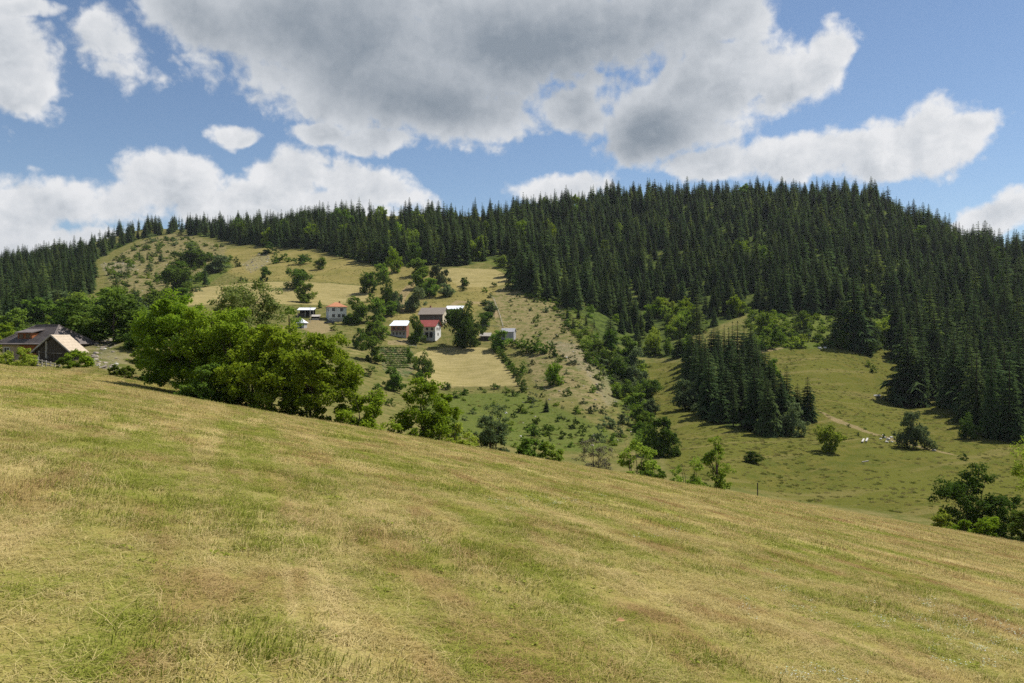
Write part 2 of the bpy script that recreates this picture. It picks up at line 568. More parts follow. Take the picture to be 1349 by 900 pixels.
# smooth normals of the whole sheet, shared by its pieces
e1 = verts[quads[:, 2]] - verts[quads[:, 0]]
e2 = verts[quads[:, 3]] - verts[quads[:, 1]]
fn = np.cross(e1, e2)
vn = np.zeros_like(verts)
for k in range(4):
    np.add.at(vn, quads[:, k], fn)
vn /= np.linalg.norm(vn, axis=1)[:, None] + 1e-12
if vn[:, 2].mean() < 0:
    quads = quads[:, ::-1]
    vn = -vn
fan = [[len(verts) - 1, j, (j + 1) % NTH] for j in range(NTH)]
vn[-1] = (0, 0, 1)


def np_mesh(name, v, faces, nloop):
    """Mesh from numpy arrays: faces (n, nloop)."""
    me = D.meshes.new(name)
    nf = len(faces)
    me.vertices.add(len(v))
    me.vertices.foreach_set('co', np.ascontiguousarray(v, np.float32).ravel())
    me.loops.add(nf * nloop)
    me.loops.foreach_set('vertex_index', np.ascontiguousarray(faces, np.int32).ravel())
    me.polygons.add(nf)
    me.polygons.foreach_set('loop_start', np.arange(0, nf * nloop, nloop, dtype=np.int32))
    me.update(calc_edges=True)
    return me


def set_color_attr(me, name, arr):
    a = me.attributes.new(name, 'FLOAT_COLOR', 'POINT')
    a.data.foreach_set('color', np.ascontiguousarray(arr, np.float32).ravel())


def link(name, data, parent=None, **props):
    o = D.objects.new(name, data)
    COL.objects.link(o)
    if parent is not None:
        o.parent = parent
    for k, v in props.items():
        if v is not None:
            o[k] = v
    return o


# ---- materials of the ground
def base_mat(name):
    m = D.materials.new(name)
    m.use_nodes = True
    m.node_tree.nodes.clear()
    g = NT(m.node_tree)
    out = g.new('ShaderNodeOutputMaterial')
    return m, g, out


def diffuse_out(g, out, col, rough=1.0, normal=None, spec=0.0):
    b = g.new('ShaderNodeBsdfPrincipled')
    g.put(b.inputs['Base Color'], col)
    g.put(b.inputs['Roughness'], rough)
    b.inputs['Specular IOR Level'].default_value = spec
    if normal is not None:
        g.put(b.inputs['Normal'], normal)
    g.l.new(b.outputs[0], out.inputs['Surface'])
    return b


# tone of the mown field: 0 = dry cut straw, 1 = green regrowth
tone_grp = D.node_groups.new('field_tone', 'ShaderNodeTree')
tone_grp.interface.new_socket('Green', in_out='OUTPUT', socket_type='NodeSocketFloat')
tone_grp.interface.new_socket('Brown', in_out='OUTPUT', socket_type='NodeSocketFloat')
tone_grp.interface.new_socket('Pale', in_out='OUTPUT', socket_type='NodeSocketFloat')
tg = NT(tone_grp)
tgo = tg.new('NodeGroupOutput')
tp = tg.pos()
sp_ = tg.new('ShaderNodeSeparateXYZ')
tg.put(sp_.inputs[0], tp)
flat = tg.new('ShaderNodeCombineXYZ')
tg.put(flat.inputs[0], sp_.outputs[0])
tg.put(flat.inputs[1], sp_.outputs[1])
fv = flat.outputs[0]
ROW = math.radians(-70)          # the mower ran down the slope
n_big = tg.noise(fv, 0.22, 3, 0.55, 0.4)
n_mid = tg.noise(tg.mapping(fv, rot=(0, 0, ROW), scale=(2.2, 1.0, 1), typ='TEXTURE'), 1.0, 4, 0.62, 0.6)
n_swath = tg.noise(tg.mapping(fv, rot=(0, 0, ROW), scale=(14.0, 1.0, 1), typ='TEXTURE'), 0.50, 3, 0.55, 0.35)
n_sm = tg.noise(fv, 3.4, 4, 0.65, 0.4)
gsum = tg.math('ADD', tg.math('MULTIPLY', n_big, 0.85), tg.math('MULTIPLY', n_mid, 0.75))
gsum = tg.math('ADD', gsum, tg.math('MULTIPLY', n_sm, 0.45))
gsum = tg.math('ADD', gsum, tg.math('MULTIPLY', n_swath, 1.05))
dist_dry = tg.smooth(sp_.outputs[1], 12.0, 55.0, 0.0, 0.13)      # the upper, thinner soil near the crest dries first
side_dry = tg.smooth(sp_.outputs[0], -4.0, 26.0, 0.0, 0.11)
gsum = tg.math('SUBTRACT', gsum, tg.math('ADD', dist_dry, side_dry))
tg.put(tgo.inputs['Green'], tg.smooth(gsum, 1.22, 1.76))
n_br = tg.noise(tg.mapping(fv, loc=(31, 7, 0), rot=(0, 0, ROW), scale=(2.5, 1, 1), typ='TEXTURE'), 0.8, 4, 0.62, 0.5)
tg.put(tgo.inputs['Brown'], tg.math('MULTIPLY', tg.smooth(n_br, 0.48, 0.66), tg.smooth(sp_.outputs[0], -14.0, 10.0, 0.55, 1.0)))
n_pl = tg.noise(tg.mapping(fv, loc=(11, 57, 0), rot=(0, 0, ROW), scale=(9.0, 1, 1), typ='TEXTURE'), 0.7, 4, 0.6, 0.6)
tg.put(tgo.inputs['Pale'], tg.smooth(n_pl, 0.50, 0.68))

STRAW_C, GREEN_C, BROWN_C, PALE_C = (0.38, 0.30, 0.105), (0.20, 0.215, 0.040), (0.27, 0.175, 0.072), (0.50, 0.40, 0.18)

m_field, g, out = base_mat('mown_field')
tn = g.new('ShaderNodeGroup', node_tree=tone_grp)
jit = g.noise(g.pos(), 14.0, 4, 0.7)
gf = g.math('ADD', tn.outputs['Green'], g.math('MULTIPLY', g.math('SUBTRACT', jit, 0.5), 1.2), clamp=True)
c = g.mix(gf, STRAW_C, GREEN_C)
c = g.mix(g.math('MULTIPLY', tn.outputs['Brown'], 0.6), c, BROWN_C)
c = g.mix(g.math('MULTIPLY', tn.outputs['Pale'], 0.6), c, PALE_C)
spk = g.noise(g.pos(), 60.0, 3, 0.7)
c = g.mix(g.smooth(spk, 0.35, 0.65), g.mix(0.45, c, (0.09, 0.07, 0.03)), c)
hb = g.noise(g.pos(), 30.0, 4, 0.7)
diffuse_out(g, out, c, normal=g.bump(hb, 0.7, 0.05))

m_hill, g, out = base_mat('hill_ground')
A, B = g.attr('cover_a'), g.attr('cover_b')
sa = g.new('ShaderNodeSeparateColor'); g.put(sa.inputs[0], A)
sb = g.new('ShaderNodeSeparateColor'); g.put(sb.inputs[0], B)
forest_f, garden_f = g.attr('cover_a', 'Alpha'), g.attr('cover_b', 'Alpha')
P = g.pos()
nb = g.noise(P, 0.05, 4, 0.6)
nm = g.noise(P, 0.28, 5, 0.65)
nf_ = g.noise(P, 1.4, 5, 0.7)


def edge(v, amt=0.6):
    return g.smooth(g.math('ADD', v, g.math('MULTIPLY', g.math('SUBTRACT', nm, 0.5), amt)), 0.35, 0.65)


col = g.mix(g.smooth(nm, 0.35, 0.65), (0.105, 0.115, 0.030), (0.195, 0.168, 0.062))          # rough hill grass
col = g.mix(edge(sb.outputs[2]), col, g.mix(g.smooth(nb, 0.3, 0.7), (0.17, 0.155, 0.045), (0.265, 0.215, 0.078)))   # pasture
val = g.mix(g.smooth(nm, 0.32, 0.68), (0.080, 0.094, 0.018), (0.140, 0.125, 0.030))
val = g.mix(g.smooth(nb, 0.42, 0.62), val, (0.115, 0.118, 0.024))
terr_shade = g.noise(g.mapping(P, rot=(0, 0, 0.5), scale=(9, 1, 1), typ='TEXTURE'), 0.22, 4, 0.65)
val = g.mix(g.smooth(terr_shade, 0.52, 0.66, 0.0, 0.7), val, (0.185, 0.155, 0.055))  # terrace shading put into the meadow colour as long paler streaks
val = g.mix(g.smooth(nf_, 0.56, 0.72, 0.0, 0.55), val, (0.052, 0.066, 0.016))
col = g.mix(edge(sb.outputs[0], 0.3), col, val)
dry = g.mix(g.smooth(nf_, 0.35, 0.65), (0.205, 0.165, 0.075), (0.30, 0.235, 0.125))
dry = g.mix(g.smooth(nm, 0.44, 0.62), dry, (0.115, 0.125, 0.038))
col = g.mix(g.math('MULTIPLY', edge(sb.outputs[1], 0.8), 0.85), col, dry)
lsh = g.mix(g.smooth(nf_, 0.3, 0.7), (0.062, 0.095, 0.018), (0.125, 0.155, 0.032))
sc_ = g.new('ShaderNodeSeparateColor'); g.put(sc_.inputs[0], g.attr('cover_c'))
col = g.mix(g.math('MULTIPLY', edge(sc_.outputs[0], 0.9), 0.8), col, lsh)
line = g.noise(g.mapping(P, rot=(0, 0, 0.35), scale=(0.12, 1, 1)), 0.55, 3, 0.6)
line2 = g.math('ADD', g.math('MULTIPLY', line, 0.55), g.math('MULTIPLY', nm, 0.45))
straw = g.mix(g.smooth(line2, 0.34, 0.66), (0.270, 0.225, 0.088), (0.385, 0.315, 0.145))
col = g.mix(g.math('MULTIPLY', edge(sa.outputs[0], 0.25), 0.92), col, straw)
flo = g.mix(g.smooth(nm, 0.38, 0.62), (0.030, 0.046, 0.014), (0.085, 0.115, 0.024))
flo = g.mix(g.smooth(nb, 0.55, 0.68), flo, (0.14, 0.15, 0.04))
col = g.mix(edge(forest_f, 0.5), col, flo)
rk = g.mix(g.smooth(nf_, 0.35, 0.62), (0.17, 0.14, 0.10), (0.40, 0.35, 0.29))
col = g.mix(g.math('MULTIPLY', edge(sa.outputs[2], 2.2), 0.24), col, rk)
drt = g.mix(nf_, (0.30, 0.20, 0.125), (0.46, 0.33, 0.22))
col = g.mix(g.math('MULTIPLY', edge(sa.outputs[1], 1.2), 0.42), col, drt)
row = g.noise(g.mapping(P, rot=(0, 0, 0.15), scale=(0.05, 1, 1)), 1.1, 2, 0.5)
gd = g.mix(g.smooth(row, 0.42, 0.58), (0.055, 0.095, 0.03), (0.20, 0.16, 0.085))
col = g.mix(edge(garden_f, 0.2), col, gd)
speck = g.noise(P, 4.5, 4, 0.75)
col = g.mix(g.smooth(speck, 0.30, 0.62, 0.55, 0.0), col, (0.045, 0.05, 0.016))
diffuse_out(g, out, col, normal=g.bump(nf_, 0.6, 0.5))

names = ['field', 'forest_hill', 'valley_meadow', 'village_hill']
for pid, nm_ in enumerate(names):
    fsel = quads[part_id == pid]
    used = np.unique(fsel)
    remap = np.full(len(verts), -1)
    if pid == 0:
        used = np.unique(np.append(used, [len(verts) - 1] + list(range(NTH))))
    remap[used] = np.arange(len(used))
    me = np_mesh(nm_, verts[used], remap[fsel], 4)
    if pid == 0:
        bm = bmesh.new(); bm.from_mesh(me); bm.verts.ensure_lookup_table()
        for a, b, c_ in fan:
            try:
                bm.faces.new([bm.verts[int(remap[a])], bm.verts[int(remap[c_])], bm.verts[int(remap[b])]])
            except ValueError:
                pass
        bm.to_mesh(me); bm.free()
    set_color_attr(me, 'cover_a', masks_a[used])
    set_color_attr(me, 'cover_b', masks_b[used])
    set_color_attr(me, 'cover_c', masks_c[used])
    me.polygons.foreach_set('use_smooth', np.ones(len(me.polygons), bool))
    me.normals_split_custom_set_from_vertices([tuple(v) for v in vn[used]])
    me.materials.append(m_field if pid == 0 else m_hill)
    link(nm_, me, kind='structure')

# ------------------------------------------------------------------ leaf and bark materials
def leaf_mat(name, dark, light, trans=0.35, hue_var=0.35, val_var=0.5):
    m, g, out = base_mat(name)
    geo = g.new('ShaderNodeNewGeometry')
    oi = g.new('ShaderNodeObjectInfo')
    isl = geo.outputs['Random Per Island']
    f = g.math('ADD', g.math('MULTIPLY', isl, 0.65), g.math('MULTIPLY', oi.outputs['Random'], hue_var))
    c = g.mix(f, dark, light)
    # every plant its own shade: warmer or cooler
    r2 = g.math('FRACT', g.math('MULTIPLY', oi.outputs['Random'], 7.31))
    hsv = g.new('ShaderNodeHueSaturation')
    g.put(hsv.inputs['Hue'], g.math('ADD', 0.490, g.math('MULTIPLY', r2, 0.028)))
    g.put(hsv.inputs['Value'], g.math('ADD', 1.0 - val_var / 2, g.math('MULTIPLY', oi.outputs['Random'], val_var)))
    g.put(hsv.inputs['Color'], c)
    c = hsv.outputs[0]
    d = g.new('ShaderNodeBsdfDiffuse')
    g.put(d.inputs['Color'], c)
    t = g.new('ShaderNodeBsdfTranslucent')
    g.put(t.inputs['Color'], g.mix(0.5, c, g.vmath('MULTIPLY', c, (1.25, 1.2, 0.5))))
    mx_ = g.new('ShaderNodeMixShader')
    mx_.inputs[0].default_value = trans
    g.l.new(d.outputs[0], mx_.inputs[1]); g.l.new(t.outputs[0], mx_.inputs[2])
    g.l.new(mx_.outputs[0], out.inputs['Surface'])
    return m


def bark_mat(name, c1, c2):
    m, g, out = base_mat(name)
    n = g.noise(g.mapping(g.pos(), scale=(6, 6, 1.2)), 1.5, 5, 0.7)
    diffuse_out(g, out, g.mix(g.smooth(n, 0.35, 0.65), c1, c2), normal=g.bump(n, 0.6, 0.05))
    return m


M_SPRUCE = leaf_mat('spruce_needles', (0.036, 0.062, 0.024), (0.095, 0.135, 0.046), 0.34)
M_SPRUCE_L = leaf_mat('larch_needles', (0.075, 0.11, 0.030), (0.15, 0.19, 0.05), 0.35)
M_LEAF = {
    'bright': leaf_mat('leaves_bright', (0.122, 0.198, 0.017), (0.27, 0.345, 0.030), 0.48, 0.15, 0.12),
    'green': leaf_mat('leaves_green', (0.078, 0.135, 0.019), (0.18, 0.25, 0.038), 0.42),
    'dark': leaf_mat('leaves_dark', (0.044, 0.082, 0.015), (0.110, 0.165, 0.030), 0.36),
    'grey': leaf_mat('leaves_grey', (0.085, 0.120, 0.050), (0.18, 0.22, 0.10), 0.34),
    'lime': leaf_mat('leaves_lime', (0.15, 0.225, 0.026), (0.31, 0.37, 0.060), 0.48, 0.2, 0.2),
    'twig': leaf_mat('bare_twigs', (0.105, 0.100, 0.065), (0.19, 0.175, 0.115), 0.1),
    'blossom': leaf_mat('leaves_blossom', (0.12, 0.175, 0.03), (0.38, 0.40, 0.16), 0.42),
}
M_BARK = bark_mat('bark', (0.05, 0.038, 0.026), (0.13, 0.105, 0.08))
M_BARK_S = bark_mat('spruce_bark', (0.045, 0.033, 0.024), (0.10, 0.078, 0.060))


# ------------------------------------------------------------------ plant shapes
def tube(V, Fc, pts, radii, n=5):
    """Tapered tube along pts appended to the vertex and face (quad) lists."""
    base = len(V)
    for k, (p, r) in enumerate(zip(pts, radii)):
        if k < len(pts) - 1:
            d = (pts[k + 1] - p).normalized()
        else:
            d = (p - pts[k - 1]).normalized()
        a = d.orthogonal().normalized()
        b = d.cross(a)
        for i in range(n):
            t = 2 * math.pi * i / n
            V.append(p + a * (r * math.cos(t)) + b * (r * math.sin(t)))
    for k in range(len(pts) - 1):
        for i in range(n):
            j = (i + 1) % n
            Fc.append((base + k * n + i, base + k * n + j, base + (k + 1) * n + j, base + (k + 1) * n + i))


def mesh_from(name, V, Fc, mat, smooth=False):
    me = D.meshes.new(name)
    me.from_pydata([tuple(v) for v in V], [], Fc)
    me.materials.append(mat)
    if smooth:
        me.polygons.foreach_set('use_smooth', np.ones(len(me.polygons), bool))
    me.update()
    return me


def spruce_mesh(seed, slim=1.0, lean=0.0, ragged=0.3, clear=0.05, dens=1.0):
    """Spruce of height 1: crown triangles and trunk."""
    r = random.Random(seed)
    V, Fc = [], []
    onesided, side_a = r.uniform(0.0, 0.42), r.uniform(0, 6.28)
    whorls = int(36 * dens)
    for w in range(whorls):
        t = clear + (0.985 - clear) * (w + r.uniform(-0.3, 0.3)) / whorls
        t = min(max(t, clear), 0.985)
        R = 0.215 * slim * (1 - t) ** 0.74 * (1 - 0.25 * max(0, 0.15 - t) / 0.15) + 0.011
        nb = max(4, int(9 * (1 - t) ** 0.5 + 2.5))
        a0 = r.uniform(0, 6.28)
        R *= r.uniform(1 - ragged * 0.8, 1 + ragged * 0.35)
        for b in range(nb):
            a = a0 + 6.283 * b / nb + r.uniform(-0.3, 0.3)
            L = R * r.uniform(1 - ragged, 1 + ragged * 0.55) * (1 - onesided * max(0.0, math.cos(a - side_a)))
            ca, sa_ = math.cos(a), math.sin(a)
            droop = r.uniform(0.25, 0.55) * (1 - 0.7 * t)
            rise = 0.55 * max(0, t - 0.6)

            def pt(s, side=0.0, dz=0.0):
                rad = L * s
                z = t + L * (rise * s - droop * s * s + 0.10 * max(0, s - 0.75)) + dz
                return (ca * rad - sa_ * side, sa_ * rad + ca * side, z)
            wd = L * 0.30
            k = len(V)
            # flat spray along the branch, built as ragged side shoots
            n_s = 4
            for q in range(n_s):
                s0 = 0.15 + 0.80 * q / n_s
                s1 = s0 + 0.30 + r.uniform(-0.05, 0.1)
                sw = wd * (1.35 - 0.8 * q / n_s) * r.uniform(0.7, 1.3)
                hang = -L * r.uniform(0.10, 0.30)
                k = len(V)
                V += [pt(s0 - 0.08), pt(min(s1, 1.05), sw, hang), pt(s0 + 0.18), pt(min(s1, 1.05), -sw, hang)]
                Fc += [(k, k + 1, k + 2), (k, k + 2, k + 3)]
            k = len(V)
            V += [pt(0.6, wd * 0.2), pt(1.08, 0, 0), pt(0.6, -wd * 0.2)]
            Fc += [(k, k + 1, k + 2)]
    k = len(V)
    for i in range(5):
        a = 6.283 * i / 5
        V += [(0.013 * math.cos(a), 0.013 * math.sin(a), 0.955), (0, 0, 0.995), (0.013 * math.cos(a + 1.3), 0.013 * math.sin(a + 1.3), 0.955)]
        Fc += [(k, k + 1, k + 2)]; k += 3
    TV, TF = [], []
    tube(TV, TF, [Vector((0, 0, -0.03)), Vector((0, 0, 0.3)), Vector((0, 0, 0.7)), Vector((0, 0, 0.97))], [0.017, 0.012, 0.007, 0.002], 6)
    return V, Fc, TV, TF


def leaf_cloud(rng, centers, radii, n_each, size, flat=0.75, aspect=0.62):
    """Leaves as small folded diamonds gathered in clumps; rng is a numpy generator."""
    C = np.repeat(np.asarray(centers, float), n_each, axis=0)
    Rr = np.repeat(np.asarray(radii, float), n_each)
    n = len(C)
    d = rng.normal(size=(n, 3))
    d /= np.linalg.norm(d, axis=1)[:, None]
    rad = Rr * rng.random(n) ** 0.45
    off = d * rad[:, None]
    off[:, 2] *= flat
    P0 = C + off
    nrm = d * 0.55 + rng.normal(size=(n, 3)) * 0.55 + np.array([0, 0, 0.75])
    nrm /= np.linalg.norm(nrm, axis=1)[:, None]
    t = np.cross(nrm, rng.normal(size=(n, 3)))
    t /= np.linalg.norm(t, axis=1)[:, None] + 1e-9
    b = np.cross(nrm, t)
    s = size * rng.uniform(0.6, 1.35, n)[:, None]
    v = np.stack([P0 - t * s * 0.5, P0 + b * s * 0.5 * aspect - nrm * s * 0.08, P0 + t * s * 0.5 - nrm * s * 0.12, P0 - b * s * 0.5 * aspect - nrm * s * 0.08], 1).reshape(-1, 3)
    f = np.arange(n * 4).reshape(-1, 4)
    return v, f


def crown_layout(r, n_cl, low=0.25, shape='round'):
    """Clump centres of a unit-height, unit-width crown."""
    out = []
    tries = 0
    while len(out) < n_cl and tries < 4000:
        tries += 1
        x, y = r.uniform(-0.5, 0.5), r.uniform(-0.5, 0.5)
        z = r.uniform(low, 0.95)
        u = (z - low) / (1 - low)
        if shape == 'round':
            lim = 0.47 * math.sqrt(max(0.02, 1 - (2 * u - 0.85) ** 2 / 1.35))
        elif shape == 'spread':
            lim = 0.48 * (0.55 + 0.45 * math.sin(math.pi * min(1, u * 0.9 + 0.15)))
        elif shape == 'slim':
            lim = 0.42 * math.sqrt(max(0.03, 1 - (2 * u - 0.8) ** 2 / 1.5))
        elif shape == 'cone':
            lim = 0.45 * (1 - u) + 0.05
        else:   # dome, down to the ground
            lim = 0.49 * math.sqrt(max(0.03, 1 - u * u))
        rad = math.hypot(x, y)
        if rad > lim:
            continue
        if rad < lim * 0.45 and r.random() < 0.55 and u < 0.8:
            continue
        if any((x - a) ** 2 + (y - b) ** 2 + ((z - c_) * 0.9) ** 2 < (0.42 / n_cl ** 0.42) ** 2 for a, b, c_ in out):
            continue
        out.append((x, y, z))
    return out


def broadleaf(seed, w, h, leaves, leaf, shape='round', n_cl=16, low=0.22, clump=0.19, trunk_r=None, flat=0.75, stems=1):
    """Tree w wide and h tall (metres): leaf mesh data and trunk-with-limbs mesh data."""
    r = random.Random(seed)
    rng = np.random.default_rng(seed)
    cl = crown_layout(r, n_cl, low, shape)
    cen = np.array([(x * w * 0.9, y * w * 0.9, z * h * 0.95) for x, y, z in cl])
    rad = np.array([clump * 1.55 * (0.5 * w + 0.5 * h * 0.8) * r.uniform(0.65, 1.3) for _ in cl])
    # each clump is several smaller sprays, so that its outline is broken
    cc, rc = [], []
    for c_, q in zip(cen, rad):
        cc.append(c_); rc.append(q * 0.62)
        for _ in range(6):
            v = rng.normal(size=3); v /= np.linalg.norm(v); v[2] *= 0.7
            cc.append(c_ + v * q * rng.uniform(0.5, 1.0)); rc.append(q * rng.uniform(0.3, 0.55))
    n_each = max(3, int(leaves * 1.35 / len(cc)))
    lv, lf = leaf_cloud(rng, cc, rc, n_each, leaf, flat)
    lv[:, 2] = np.maximum(lv[:, 2], 0.02 * h)
    TV, TF = [], []
    tr = trunk_r or (0.016 * h + 0.006 * w) / stems ** 0.5
    for s in range(stems):
        bx, by = (0, 0) if stems == 1 else (r.uniform(-0.12, 0.12) * w, r.uniform(-0.12, 0.12) * w)
        top = Vector((bx * 1.8 + r.uniform(-0.06, 0.06) * w, by * 1.8 + r.uniform(-0.06, 0.06) * w, 0.82 * h))
        mid = Vector((bx * 1.2 + r.uniform(-0.03, 0.03) * w, by * 1.2 + r.uniform(-0.03, 0.03) * w, 0.42 * h))
        tube(TV, TF, [Vector((bx, by, -0.06 * h)), Vector((bx, by, 0.06 * h)), mid, top], [tr * 1.15, tr * 0.9, tr * 0.62, tr * 0.12], 7)
        for i, c_ in enumerate(cen):
            if i % stems != s:
                continue
            tip = Vector(c_)
            u = min(0.75, max(0.16, tip.z / h - 0.28 - 0.1 * r.random()))
            st = Vector((bx, by, 0)).lerp(mid, min(1, u / 0.42)) if u < 0.42 else mid.lerp(top, (u - 0.42) / 0.4)
            st.z = u * h
            kn = st.lerp(tip, 0.55) + Vector((r.uniform(-.04, .04) * w, r.uniform(-.04, .04) * w, 0.03 * h))
            tube(TV, TF, [st, kn, tip], [tr * 0.42, tr * 0.24, tr * 0.07], 4)
    return lv, lf, TV, TF


def plant_data(name, seed, w, h, leaves, leaf, mat, **kw):
    lv, lf, TV, TF = broadleaf(seed, w, h, leaves, leaf, **kw)
    lm = np_mesh(name + '_crown', lv, lf, 4)
    lm.materials.append(mat)
    tm = mesh_from(name + '_trunk', TV, TF, M_BARK, True)
    return lm, tm


def shrub_mesh(name, seed, leaves, leaf, mat, shape='dome', n_cl=8, clump=0.24):
    r = random.Random(seed); rng = np.random.default_rng(seed)
    cl = crown_layout(r, n_cl, 0.03, shape)
    cc, rc = [], []
    for c_ in cl:
        c_ = np.array(c_); q = clump * r.uniform(0.7, 1.25)
        cc.append(c_); rc.append(q * 0.65)
        for _ in range(5):
            v = rng.normal(size=3); v /= np.linalg.norm(v)
            cc.append(c_ + v * q * rng.uniform(0.6, 1.05)); rc.append(q * rng.uniform(0.25, 0.5))
    lv, lf = leaf_cloud(rng, cc, rc, max(3, int(leaves / len(cc))), leaf, 0.85)
    lv[:, 2] = np.maximum(lv[:, 2], -0.05)
    me = np_mesh(name, lv, lf, 4)
    me.materials.append(mat)
    return me


# ------------------------------------------------------------------ landmarks and labels
MARKS = [   # (px, py, half size px, what)
    (442, 409, 14, 'the orange roofed house'),
    (568, 434, 12, 'the red roofed house'),
    (568, 417, 18, 'the grey roofed house'),
    (527, 433, 12, 'the brick shed'),
    (598, 408, 12, 'the open shed'),
    (670, 438, 10, 'the grey shed'),
    (640, 443, 8, 'the small hut'),
    (404, 408, 12, 'the utility pole'),
    (610, 436, 24, 'the double walnut'),
    (55, 452, 50, 'the farmhouse and barn'),
    (150, 472, 25, 'the rocky bank'),
    (618, 485, 60, 'the lower mown field'),
    (340, 388, 100, 'the upper hayfield'),
    (632, 366, 45, 'the forest edge hayfield'),
    (522, 473, 26, 'the vegetable garden'),
    (980, 520, 70, 'the meadow grove'),
    (1157, 578, 12, 'the stone heap'),
    (770, 480, 35, 'the rocky strip'),
    (1202, 567, 20, 'the round grey bush'),
    (215, 330, 30, 'the hilltop clearing'),
    (400, 352, 60, 'the olive pasture'),
]
ORD = ['first', 'second', 'third', 'fourth', 'fifth', 'sixth', 'seventh', 'eighth', 'ninth', 'tenth', 'eleventh', 'twelfth',
       'thirteenth', 'fourteenth', 'fifteenth', 'sixteenth', 'seventeenth', 'eighteenth', 'nineteenth', 'twentieth', 'twenty-first', 'twenty-second', 'twenty-third', 'twenty-fourth', 'twenty-fifth']
NAMED = []      # (object, base label, px) waiting for their final label


def photo_px(p):
    return CX + F * p.x / p.y, CY - F * p.z / p.y


def describe(adj, px, py):
    best = None
    for mx_, my_, hs, what in MARKS:
        dx, dy = px - mx_, (py - my_) * 1.4
        d = math.hypot(dx, dy) - hs
        if best is None or d < best[0]:
            best = (d, dx, dy, hs, what)
    d, dx, dy, hs, what = best
    if d < -0.35 * hs and hs > 30:
        rel = 'on' if 'field' in what or 'clearing' in what or 'pasture' in what else 'beside'
    else:
        if abs(dx) > abs(dy) * 1.2:
            rel = 'right of' if dx > 0 else 'left of'
        else:
            rel = 'below' if dy > 0 else 'above'
        rel = ('just ' if d < 14 else '' if d < 45 else 'well ') + rel
    return f'{adj} {rel} {what}'


def name_later(o, adj, px, py, full=None):
    NAMED.append((o, full if full else describe(adj, px, py), px))


def settle_labels():
    by = {}
    for o, t, px in NAMED:
        by.setdefault(t, []).append((px, o))
    for t, lst in by.items():
        if len(lst) == 1:
            lst[0][1]['label'] = t
            continue
        lst.sort(key=lambda q: q[0])
        for k, (px, o) in enumerate(lst):
            if len(lst) == 2:
                o['label'] = t + (', left of two' if k == 0 else ', right of two')
            elif len(lst) <= len(ORD):
                o['label'] = t + f', {ORD[k]} from left'
            else:
                o['label'] = t


def place(root_name, crown_me, trunk_me, loc, scale, rz, cat, group=None, tilt=(0, 0)):
    root = link(root_name, None)
    root.empty_display_size = 0.3
    root.location = loc
    root.scale = scale if isinstance(scale, tuple) else (scale,) * 3
    root.rotation_euler = (tilt[0], tilt[1], rz)
    root['category'] = cat
    if group:
        root['group'] = group
    link('crown', crown_me, root)
    if trunk_me is not None:
        link('trunk', trunk_me, root)
    return root


# ------------------------------------------------------------------ spruces
SPR, SPR_JOIN = [], []
for s, (sl, rg, cl_, dn) in enumerate([(1.0, 0.30, 0.03, 1.0), (0.82, 0.35, 0.05, 1.05), (1.15, 0.32, 0.02, 0.95), (0.72, 0.4, 0.10, 0.95), (0.95, 0.45, 0.16, 0.85), (1.25, 0.42, 0.06, 0.85), (0.65, 0.5, 0.22, 0.8), (1.05, 0.5, 0.10, 0.75)]):
    V, Fc, TV, TF = spruce_mesh(100 + s, sl, ragged=rg, clear=cl_, dens=dn)
    SPR.append((mesh_from(f'spruce_crown', V, Fc, M_SPRUCE), mesh_from('spruce_trunk', TV, TF, M_BARK_S, True)))
V, Fc, TV, TF = spruce_mesh(120, 0.95, ragged=0.5, clear=0.12, dens=0.75)
SPR.append((mesh_from('spruce_crown', V, Fc, M_SPRUCE_L), mesh_from('spruce_trunk', TV, TF, M_BARK_S, True)))

rnd = random.Random(5)
rngf = np.random.default_rng(11)


def scatter(poly, spacing, n_try, seed, avoid=None):
    """Poisson-like points inside a land outline."""
    rg = np.random.default_rng(seed)
    pa = np.array(poly)
    lo, hi = pa.min(0), pa.max(0)
    pts = lo + (hi - lo) * rg.random((n_try, 2))
    pts = pts[in_poly(pts[:, 0], pts[:, 1], poly)]
    cell = {}
    keep = []
    for x, y in pts:
        s = spacing(x, y) if callable(spacing) else spacing
        cx_, cy_ = int(x // 8), int(y // 8)
        ok = True
        for i in (-1, 0, 1):
            for j in (-1, 0, 1):
                for (a, b) in cell.get((cx_ + i, cy_ + j), ()):
                    if (a - x) ** 2 + (b - y) ** 2 < s * s:
                        ok = False
                        break
        if ok:
            cell.setdefault((cx_, cy_), []).append((x, y))
            keep.append((x, y))
    return keep


spruces = []    # (x, y, z, height, region)


def add_spruce(x, y, h, region, var=None):
    spruces.append((x, y, tz(x, y), h, region, var))


# clearings inside the forest, as outlines of their bare ground
HOLES = [land(p, 10) for p in (
    [(455, 306), (480, 298), (515, 288), (540, 296), (545, 306), (500, 312), (470, 316)],
    [(634, 344), (650, 335), (664, 330), (667, 345), (640, 350)],
    [(760, 412), (775, 405), (800, 420), (815, 440), (840, 462), (850, 475), (800, 470), (780, 440)],
    [(843, 474), (855, 440), (880, 402), (908, 393), (935, 400), (938, 436), (905, 470)],
    [(965, 335), (990, 325), (1005, 335), (985, 350)],
    [(855, 350), (870, 335), (872, 352), (862, 365)],
    [(985, 418), (1349, 428), (1349, 440), (985, 460)],
    [(942, 305), (960, 290), (965, 300), (950, 318)],
)]


def in_hole(x, y):
    X_, Y_ = np.array([x]), np.array([y])
    return any(in_poly(X_, Y_, h)[0] for h in HOLES)


